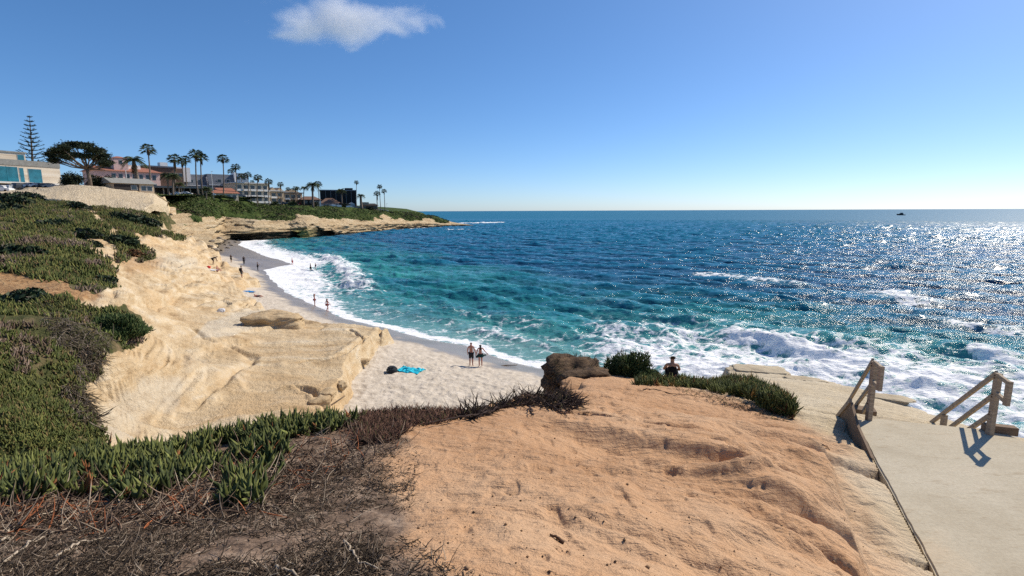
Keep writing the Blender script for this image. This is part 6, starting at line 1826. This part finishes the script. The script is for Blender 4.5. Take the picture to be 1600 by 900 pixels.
def person(label, foot, face, pose='stand', height=1.72, skin=SKIN, hair=HAIRD, long_hair=False, top=None, bottom=None, bkind='shorts', female=False, hat=None, group=None, bag=None):
    """face: heading in degrees, 0 looks away from the viewpoint, 90 looks right"""
    J = pose_nodes(pose); f = .92 if female else 1.0
    R = {'pel': (.145 * (1.05 if female else 1), .105), 'abd': (.125 * f, .09), 'che': (.155 * f, .10), 'ush': (.13 * f, .085), 'nec': .05, 'hd0': (.07, .085), 'hd1': (.078, .095)}
    for k in 'LR': R.update({'hip' + k: (.088, .095), 'knee' + k: .056, 'ank' + k: .038, 'toe' + k: .032, 'sho' + k: .058 * f, 'elb' + k: .040 * f, 'wri' + k: .026})
    E = [('pel', 'abd'), ('abd', 'che'), ('che', 'ush'), ('ush', 'nec'), ('nec', 'hd0'), ('hd0', 'hd1')]
    for k in 'LR': E += [('pel', 'hip' + k), ('hip' + k, 'knee' + k), ('knee' + k, 'ank' + k), ('ank' + k, 'toe' + k), ('ush', 'sho' + k), ('sho' + k, 'elb' + k), ('elb' + k, 'wri' + k)]
    for a, b_, nm, w, r in [('hip', 'knee', 'thi', .45, .078), ('knee', 'ank', 'cal', .35, .056)]:
        for k in 'LR':
            p0, p1 = np.array(J[a + k]), np.array(J[b_ + k]); J[nm + k] = tuple(p0 + (p1 - p0) * w); R[nm + k] = r
            E.remove((a + k, b_ + k)); E += [(a + k, nm + k), (nm + k, b_ + k)]
    body = skin_mesh('person', {k: (J[k], R[k]) for k in J}, E)
    bm = bmesh.new(); bm.from_mesh(body)
    # hands: palm and five unequal bent fingers
    for s, k in ((-1, 'L'), (1, 'R')):
        w = np.array(J['wri' + k]); d = w - np.array(J['elb' + k]); d /= np.linalg.norm(d)
        acr = np.array([0, 1.0, 0]); acr -= d * np.dot(acr, d); acr /= np.linalg.norm(acr) + 1e-6
        nrm = np.cross(d, acr) * s
        bm_beam(bm, w - d * .02, w + d * .085, .028, .075, .012)
        for q, (o_, L_) in enumerate([(-.030, .062), (-.010, .075), (.010, .080), (.030, .070)]):
            b0 = w + d * .08 + acr * o_; V, L, C = tube_arrays(np.array([b0, b0 + d * L_ * .5, b0 + d * L_ * .85 - nrm * L_ * .35]), [.0095, .0085, .006], 6)
            vs_ = [bm.verts.new(v.tolist()) for v in V]; i = 0
            for c_ in C: bm.faces.new([vs_[j] for j in L[i:i + c_]]); i += c_
        b0 = w + d * .02 + acr * .034; V, L, C = tube_arrays(np.array([b0, b0 + d * .03 + acr * .022, b0 + d * .062 + acr * .026 - nrm * .012]), [.012, .010, .007], 6)
        vs_ = [bm.verts.new(v.tolist()) for v in V]; i = 0
        for c_ in C: bm.faces.new([vs_[j] for j in L[i:i + c_]]); i += c_
    # face: nose, ears, mouth, eyes
    h0, h1 = np.array(J['hd0']), np.array(J['hd1']); up = (h1 - h0) / np.linalg.norm(h1 - h0); fw = np.array([0, 1.0, 0]); fw -= up * np.dot(up, fw); fw /= np.linalg.norm(fw); rt = np.cross(fw, up)
    hc = h0 + up * .05
    for off, sz, mi in [(fw * .098 - up * .008, (.016, .022, .03), 0), (rt * .082, (.012, .024, .034), 0), (-rt * .082, (.012, .024, .034), 0), (fw * .088 - up * .05, (.028, .012, .009), 1), (fw * .086 + rt * .032 + up * .02, (.012, .010, .009), 1), (fw * .086 - rt * .032 + up * .02, (.012, .010, .009), 1)]:
        r_ = bmesh.ops.create_icosphere(bm, subdivisions=2, radius=1); M_o = Matrix.Translation(Vector((hc + off).tolist())) @ Matrix.Diagonal((*sz, 1)); bmesh.ops.transform(bm, matrix=M_o, verts=r_['verts'])
        for v in r_['verts']:
            for f_ in v.link_faces: f_.material_index = mi
    root = ob('person', bm, [skin, EYE])
    root.data.polygons.foreach_set('use_smooth', [True] * len(root.data.polygons))
    # hair
    hn = {'a': (tuple(h1 + up * .015 - fw * .012), (.088, .092)), 'b': (tuple(h0 + up * .05 - fw * .040), (.082, .07))}; he = [('a', 'b')]
    if long_hair: hn.update({'c': (tuple(np.array(J['nec']) - fw * .06), (.075, .05)), 'd': (tuple(np.array(J['ush']) - fw * .10 - np.array([0, 0, .10])), (.07, .03))}); he += [('b', 'c'), ('c', 'd')]
    elif female: hn['e'] = (tuple(h1 - up * .02 - fw * .10), .045); he.append(('a', 'e'))
    ob('hair', skin_mesh('hair', hn, he), hair, root)
    if hat:
        bm = bmesh.new(); bmesh.ops.create_cone(bm, cap_ends=True, segments=20, radius1=.10, radius2=.085, depth=.10); bmesh.ops.translate(bm, verts=bm.verts[:], vec=(h1 + up * .06).tolist())
        r_ = bmesh.ops.create_cone(bm, cap_ends=True, segments=20, radius1=.15, radius2=.15, depth=.012); bmesh.ops.translate(bm, verts=r_['verts'], vec=(h1 + up * .02 + fw * .03).tolist())
        ob('hat', bm, CL[hat], root)
    g = .016
    inf = lambda k, e=g: (J[k], tuple(np.array(R[k] if isinstance(R[k], tuple) else (R[k], R[k])) + e))
    if top:
        ks = ['abd', 'che', 'ush']; n_ = {k: inf(k) for k in ks}; e_ = [('abd', 'che'), ('che', 'ush')]
        if top[1] == 'bikini': p_ = np.array(J['che']); q_ = np.array(J['ush']); n_ = {'x': (tuple(p_ * .9 + q_ * .1), (.155 * f + .008, .112)), 'y': (tuple(p_ * .6 + q_ * .4), (.148 * f + .006, .10))}; e_ = [('x', 'y')]
        if top[1] == 'shirt':
            for k in 'LR': m_ = (np.array(J['sho' + k]) + np.array(J['elb' + k])) / 2; n_['sho' + k] = inf('sho' + k); n_['sl' + k] = (tuple(m_), .066); e_ += [('ush', 'sho' + k), ('sho' + k, 'sl' + k)]
            n_['pel'] = inf('pel'); e_.append(('pel', 'abd'))
        if top[1] == 'tank': n_['pel'] = inf('pel', .012); e_.append(('pel', 'abd'))
        ob('top', skin_mesh('top', n_, e_), CL[top[0]], root)
    if bottom:
        n_ = {'pel': inf('pel', .018)}; e_ = []
        for k in 'LR':
            n_['hip' + k] = inf('hip' + k, .022); e_.append(('pel', 'hip' + k))
            if bkind in ('shorts', 'trousers'): n_['thi' + k] = inf('thi' + k, .026); n_['kn' + k] = (tuple(np.array(J['knee' + k]) * .85 + np.array(J['thi' + k]) * .15), .082); e_ += [('hip' + k, 'thi' + k), ('thi' + k, 'kn' + k)]
            if bkind == 'trousers': n_['an' + k] = inf('ank' + k, .03); e_.append(('kn' + k, 'an' + k))
        ob({'shorts': 'shorts', 'trousers': 'trousers', 'brief': 'swim_bottoms', 'skirt': 'skirt'}[bkind], skin_mesh('bottom', n_, e_), CL[bottom], root)
        if bkind == 'skirt':
            bm = bmesh.new(); N = 36; rings = []
            for z, rx, ry in [(.98, .15, .115), (.90, .23, .15), (.80, .36, .19), (.76, .42, .20)]:
                rings.append([bm.verts.new(((rx + .02 * math.sin(t * 7)) * math.cos(t) + .05 * (.98 - z) * 5 * .3, (ry + .02 * math.cos(t * 5)) * math.sin(t), z + .03 * math.sin(t * 6) * (z < .9) + .10 * (z < .85) * max(0, math.cos(t)))) for t in np.linspace(0, 2 * math.pi, N, endpoint=False)])
            for a_, b_ in zip(rings[:-1], rings[1:]):
                for i in range(N): bm.faces.new([a_[i], b_[i], b_[(i + 1) % N], a_[(i + 1) % N]])
            o = ob('skirt', bm, CL[bottom], root); sd = o.modifiers.new('s', 'SOLIDIFY'); sd.thickness = .012; o.data.polygons.foreach_set('use_smooth', [True] * len(o.data.polygons))
    if bag:
        bm = bmesh.new(); bm_box(bm, (0, -.20, 1.22), (.30, .16, .42), bevel=.05); o = ob('backpack', bm, CL[bag], root)
    root.location = [float(v) for v in foot]; sc = height / 1.755; root.scale = (sc, sc, sc)
    root.rotation_euler = (0, 0, -R_(face))
    return tag(root, label, 'person', group)


def gz(px, py, dz=0):
    p = hit(px, py); return p + np.array([0, 0, dz])


cm = gz(736.5, 572)
person('shirtless man in dark shorts walking beside a woman in a green skirt', cm, 12, 'hold_right', 1.80, SKIN2, HAIRD, False, None, 'charcoal', 'shorts')
cw = cm + np.array([.66, -.10, 0]); cw[2] = ground(cw[0], cw[1])
person('long-haired woman with a spread dark green skirt walking beside a shirtless man', cw, -8, 'skirt', 1.68, SKIN2, HAIRD, True, ('green', 'bikini'), 'green', 'skirt', True)
p = at(1050, 588, 14.6); p[2] = ground(p[0], p[1])
person('dark-haired woman in a black top sitting on the bluff edge facing the sea', p - [0, 0, .02], 12, 'sit', 1.68, SKIN, HAIRD, False, ('black', 'tank'), 'black', 'shorts', True)
PPL = [(492, 478.5, 60, 'hair', 1.68, SKIN2, True, ('black', 'bikini'), 'pink', 'brief', True, None, None, 'long-haired woman in a bikini walking at the wash, left of the one in red'), (512, 487, 40, 'walk', 1.66, SKIN2, True, ('red', 'bikini'), 'red', 'brief', True, None, None, 'woman in a red swimsuit at the wash line beyond the tan ledge'),
       (378, 434, 30, 'stand', 1.76, SKIN, False, ('charcoal', 'shirt'), 'grey', 'shorts', False, 'black', 'black', 'person in dark clothes with a hat and backpack standing where the ledges meet the sand'), (403, 423, 60, 'phone', 1.80, SKIN3, False, ('black', 'shirt'), 'black', 'trousers', False, None, None, 'man all in black standing where the wet sand begins'),
       (381.5, 413, -30, 'stand', 1.78, SKIN3, False, ('black', 'shirt'), 'charcoal', 'trousers', False, None, None, 'dark figure standing on the wet sand, second from the terraces'), (361.5, 410, 10, 'phone', 1.74, SKIN3, False, ('charcoal', 'shirt'), 'black', 'shorts', False, None, None, 'dark figure raising one arm on the wet sand nearest the stone pile'),
       (333, 413, 70, 'bend', 1.74, SKIN3, False, ('charcoal', 'shirt'), 'black', 'shorts', False, None, None, 'figure bending down on the flat rocks below the terraces'), (457, 414.5, 70, 'walk', 1.72, SKIN2, False, ('pink', 'tank'), 'red', 'shorts', True, None, None, 'person in pink and red standing at the tip of the wet sand'),
       (486, 430, 90, 'walk', 1.76, SKIN3, False, ('black', 'shirt'), 'black', 'trousers', False, None, None, 'left one of the two dark figures wading through the foam'), (494, 430.5, -70, 'walk', 1.74, SKIN3, False, ('navy', 'shirt'), 'white', 'shorts', False, None, None, 'right one of the two dark figures wading through the foam, in pale shorts'),
       (118, 315, 60, 'stand', 1.72, SKIN3, False, ('red', 'shirt'), 'black', 'trousers', False, None, 'charcoal', 'walker in a dark red shirt with a backpack at the foot of the stone embankment'), (60, 304, 0, 'stand', 1.75, SKIN3, False, ('charcoal', 'shirt'), 'green', 'trousers', False, None, None, 'person standing at the top of the green slope, left of the embankment'),
       (76, 307, 30, 'sit', 1.72, SKIN3, False, ('black', 'shirt'), 'black', 'trousers', False, None, None, 'seated person whose head shows above the green slope beside the embankment'), (230.5, 334, 40, 'walk', 1.76, SKIN3, False, ('charcoal', 'shirt'), 'black', 'trousers', False, None, None, 'walker on the rocks past the green mound, first from the left of the three'),
       (250, 334, 50, 'walk', 1.70, SKIN3, False, ('black', 'shirt'), 'navy', 'trousers', False, None, None, 'middle walker of the three on the rocks past the green mound'), (267, 336, 20, 'sit', 1.70, SKIN3, False, ('charcoal', 'shirt'), 'grey', 'trousers', False, None, None, 'person sitting low on the rocks, last of the three past the green mound'),
       (339, 424, 100, 'sit', 1.70, SKIN2, False, None, 'red', 'shorts', False, None, None, 'shirtless sunbather sitting beside the white towel on the rocks')]
for px, py, fc_, ps, h_, sk_, lh, tp, bt, bk, fem, ht, bg_, lab in PPL:
    q = hit(px, py)
    if q[2] < .05: q[2] = .0
    person(lab, q, fc_, ps, h_, sk_, HAIRB if lh else HAIRD, lh, tp, bt, bk, fem, ht, 'walkers in the cove', bg_)
q = gz(403, 464)
person('sunbather lying on the sand with the legs towards the water beside a blue towel', q, 115, 'lie', 1.7, SKIN2, HAIRD, False, None, 'navy', 'shorts', False, None, 'walkers in the cove')
q = atz(453.5, 397.5, .05); person('swimmer lying in the foam at the far end of the cove', q, 80, 'swim', 1.75, SKIN3, HAIRD, False, ('black', 'shirt'), 'black', 'shorts')
q = atz(707, 501, .18); person('bodysurfer in black in the green wave off the beach', q, 60, 'swim', 1.75, SKIN3, HAIRD, False, ('black', 'shirt'), 'black', 'trousers')

# ================================================================== THINGS LEFT ON THE SAND
def towel(px, py, w, l, rz, mat, label, crumple=.07, seed=0, extra=None):
    c = hit(px, py); n = 34
    U, V = np.meshgrid(np.linspace(-.5, .5, n), np.linspace(-.5, .5, int(n * l / w)))
    x = U * w * (1 + .12 * fbm(V * 3, U * 2, 2, seed)); y = V * l + .10 * fbm(U * 3, V * 3, 2, seed + 5)
    cs, sn = math.cos(rz), math.sin(rz); X_ = x * cs - y * sn + c[0]; Y_ = x * sn + y * cs + c[1]
    Z_ = np.array([[ground(a_, b_, c[2]) for a_, b_ in zip(r1, r2)] for r1, r2 in zip(X_, Y_)])
    Z_ = Z_ * .4 + Z_.mean() * .6 + .05 + crumple * np.abs(fbm(U * 5, V * 5, 3, seed + 9)) * 2
    Z_ = np.maximum(Z_, c[2] + .02)
    me = grid_mesh('towel', X_, Y_, Z_)
    o = ob('towel', me, mat); sd = o.modifiers.new('s', 'SOLIDIFY'); sd.thickness = .015
    return tag(o, label, 'towel')


def cloth_mat(name, c1, c2, sc=2.0):
    b = MB(name); p = b.pos(); f = b.noise(b.stretch(p, (1, 3, 1), (0, 0, .6)), sc, 3)
    return b.done(b.ramp(f, [(.46, c1), (.54, c2)]), .9, None, .1)


towel(641, 580, 1.05, 1.7, R_(70), cloth_mat('turquoise_towel', (.02, .42, .58), (.05, .55, .66)), 'crumpled turquoise towel lying on the pale sand', .11, 3)
towel(390, 456, .9, 1.7, R_(60), cloth_mat('blue_towel', (.02, .16, .42), (.03, .22, .5)), 'blue towel on the sand beside the lying sunbather', .05, 4)
towel(331, 422, .9, 1.6, R_(70), cloth_mat('white_towel', (.72, .72, .72), (.66, .66, .68)), 'white towel on the flat rocks beside the seated sunbather', .05, 5)
towel(409, 496, .9, 1.5, R_(40), cloth_mat('striped_towel', (.04, .17, .36), (.70, .72, .74), 5.0), 'blue and white towel left beside the tan boulder', .1, 6)
bgm = simple('dark_bag_cloth', (.022, .028, .034), .85, .3, 6)


def bag(px, py, s, mat, label, strap=True):
    c = hit(px, py); root = thing('beach_bag' if not strap else 'backpack', c, label, 'bag', None, .5)
    bm = bmesh.new(); bmesh.ops.create_icosphere(bm, subdivisions=4, radius=1)
    co = np.array([v.co[:] for v in bm.verts]); n = fbm(co[:, 0] * 2 + px, co[:, 1] * 2 + co[:, 2], 3, 601)
    co = np.sign(co) * np.abs(co) ** .75 * (1 + .25 * n)[:, None] * np.array([.30, .22, .20]) * s; co[:, 2] += .15 * s
    for v, q in zip(bm.verts, co): v.co = q.tolist()
    o = ob('body', bm, mat, root); o.data.polygons.foreach_set('use_smooth', [True] * len(o.data.polygons))
    a = Acc(); a.tube(np.array([[-.2 * s, -.15 * s, .22 * s], [-.42 * s, -.26 * s, .12 * s], [-.5 * s, -.3 * s, .02]]), .02 * s, 6); a.tube(np.array([[.1 * s, -.1 * s, .3 * s], [.0, -.25 * s, .38 * s], [-.12 * s, -.12 * s, .3 * s]]), .018 * s, 6)
    ob('strap', a.mesh('strap'), mat, root)


bag(612.5, 582, 1.15, bgm, 'dark bag lying on the sand left of the turquoise towel'); bag(346, 488, 1.0, simple('pale_bag', (.6, .6, .62), .8, .2, 5), 'pale bag left on the upper terrace below the ledge', False)
bag(326, 419, .9, simple('red_bag', (.55, .05, .04), .8, .2, 5), 'small red bag at the end of the white towel', False)
# driftwood and weed on the beach
for px, py, L_, rz, lab in [(795, 572, 1.3, .3, 'thin driftwood stick at the edge of the wet sand right of the couple'), (404, 441, 1.8, .2, 'flat dark driftwood log on the sand right of the standing person with the hat'), (510, 640, 1.9, .9, 'weathered pole sticking up between the ledge foot and the bluff plants'), (388, 666, 1.0, -.6, 'short dead branch poking above the near ice plant')]:
    c = hit(px, py); a = Acc(); d = np.array([math.cos(rz), math.sin(rz), .0 if L_ < 1.25 or L_ == 1.8 or L_ == 1.3 else .35]); P_ = np.array([c + d * L_ * (t - .5) + [0, 0, .05 + .03 * math.sin(t * 5)] for t in np.linspace(0, 1, 8)])
    if L_ == 1.0: P_ = np.array([c + np.array([-.16, 0, .16]) * t + [0, 0, .05] for t in np.linspace(-.5, 1, 8)])
    a.tube(P_, np.linspace(.05, .03, 8) * (.35 if L_ == 1.0 else 1), 7); tag(ob('driftwood', a.mesh('driftwood'), WOOD2), lab, 'driftwood')

# ================================================================== BOAT
p = atz(1408, 330.3, 0) * [1, 1, 0]; p = p / np.linalg.norm(p) * 1250
root = thing('motor_boat', (p[0], p[1], -.3), 'small dark motor boat crossing near the horizon on the right', 'boat', None, 3.3)
bm = bmesh.new(); sec = []
for x, w, z0, z1 in [(-9, 2.2, 0, 1.8), (-4, 2.5, -.1, 1.9), (2, 2.4, -.1, 2.3), (6, 1.5, .1, 2.8), (9.5, .12, 1.2, 3.4)]: sec.append([bm.verts.new(q) for q in [(x, -w, z1), (x, -w * .6, z0), (x, w * .6, z0), (x, w, z1)]])
for a_, b_ in zip(sec[:-1], sec[1:]):
    for i in range(4): bm.faces.new([a_[i], b_[i], b_[(i + 1) % 4], a_[(i + 1) % 4]])
bm.faces.new(sec[0]); bm.faces.new(sec[-1][::-1]); bmesh.ops.recalc_face_normals(bm, faces=bm.faces[:])
ob('hull', bm, CL['charcoal'], root)
box('cabin', (-1, 0, 3.0), (7, 3.4, 2.0), CL['grey'], root, 0, .25); box('flybridge', (-1.5, 0, 4.6), (4, 2.8, 1.2), CL['charcoal'], root, 0, .25); box('mast', (-2, 0, 6.2), (.2, .2, 2.4), CL['grey'], root)

# ================================================================== CLOUD
def cloud(name, px, py, Y, rx, ry, rz_, dens, label, seed, thr=.41):
    c = at(px, py, Y); s_ = Y / FPX
    bm = bmesh.new(); bmesh.ops.create_icosphere(bm, subdivisions=3, radius=1)
    o = ob(name, bm)
    o.location = c.tolist(); o.scale = (rx * s_, rz_, ry * s_); o.rotation_euler = (0, R_(-4), 0)
    m_ = bpy.data.materials.new(name); m_.use_nodes = True; t = m_.node_tree
    for n in list(t.nodes): t.nodes.remove(n)
    b = MB.__new__(MB); b.m = m_; b.t = t
    out = t.nodes.new('ShaderNodeOutputMaterial'); pv = t.nodes.new('ShaderNodeVolumePrincipled')
    pv.inputs['Color'].default_value = (.97, .97, .98, 1); pv.inputs['Anisotropy'].default_value = .25
    p_ = b.objpos(); st = b.stretch(p_, (2.8, .9, 1.3)); st = b.n('ShaderNodeVectorMath', {0: st, 1: (seed * 3.1, seed, 0)}, operation='ADD')
    n = b.noise(st, 1.15, 8, .62, dist=.4)
    rr_ = b.n('ShaderNodeVectorMath', {0: p_}, out=1, operation='LENGTH')
    fall = b.mr(rr_, .15, 1.0, 1, 0, False)
    d = b.math('ADD', n, b.math('MULTIPLY', b.math('SUBTRACT', fall, .5), .55))
    d = b.math('MULTIPLY', b.mr(d, thr, thr + .28), dens)
    d = b.math('MULTIPLY', d, b.mr(rr_, .8, 1.0, 1, 0))
    t.links.new(d, pv.inputs['Density']); t.links.new(pv.outputs[0], out.inputs['Volume'])
    o.data.materials.append(m_)
    tag(o, label, 'cloud', kind='stuff')


cloud('cloud', 540, 34, 1500, 178, 46, 120, .015, 'single small white cloud high in the left half of the sky', 1)
SC.cycles.volume_max_steps = 96
SC.cycles.max_bounces = 6; SC.cycles.volume_bounces = 2; SC.cycles.transparent_max_bounces = 8
SC.cycles.use_denoising = False
SC.cycles.sample_clamp_direct = 14
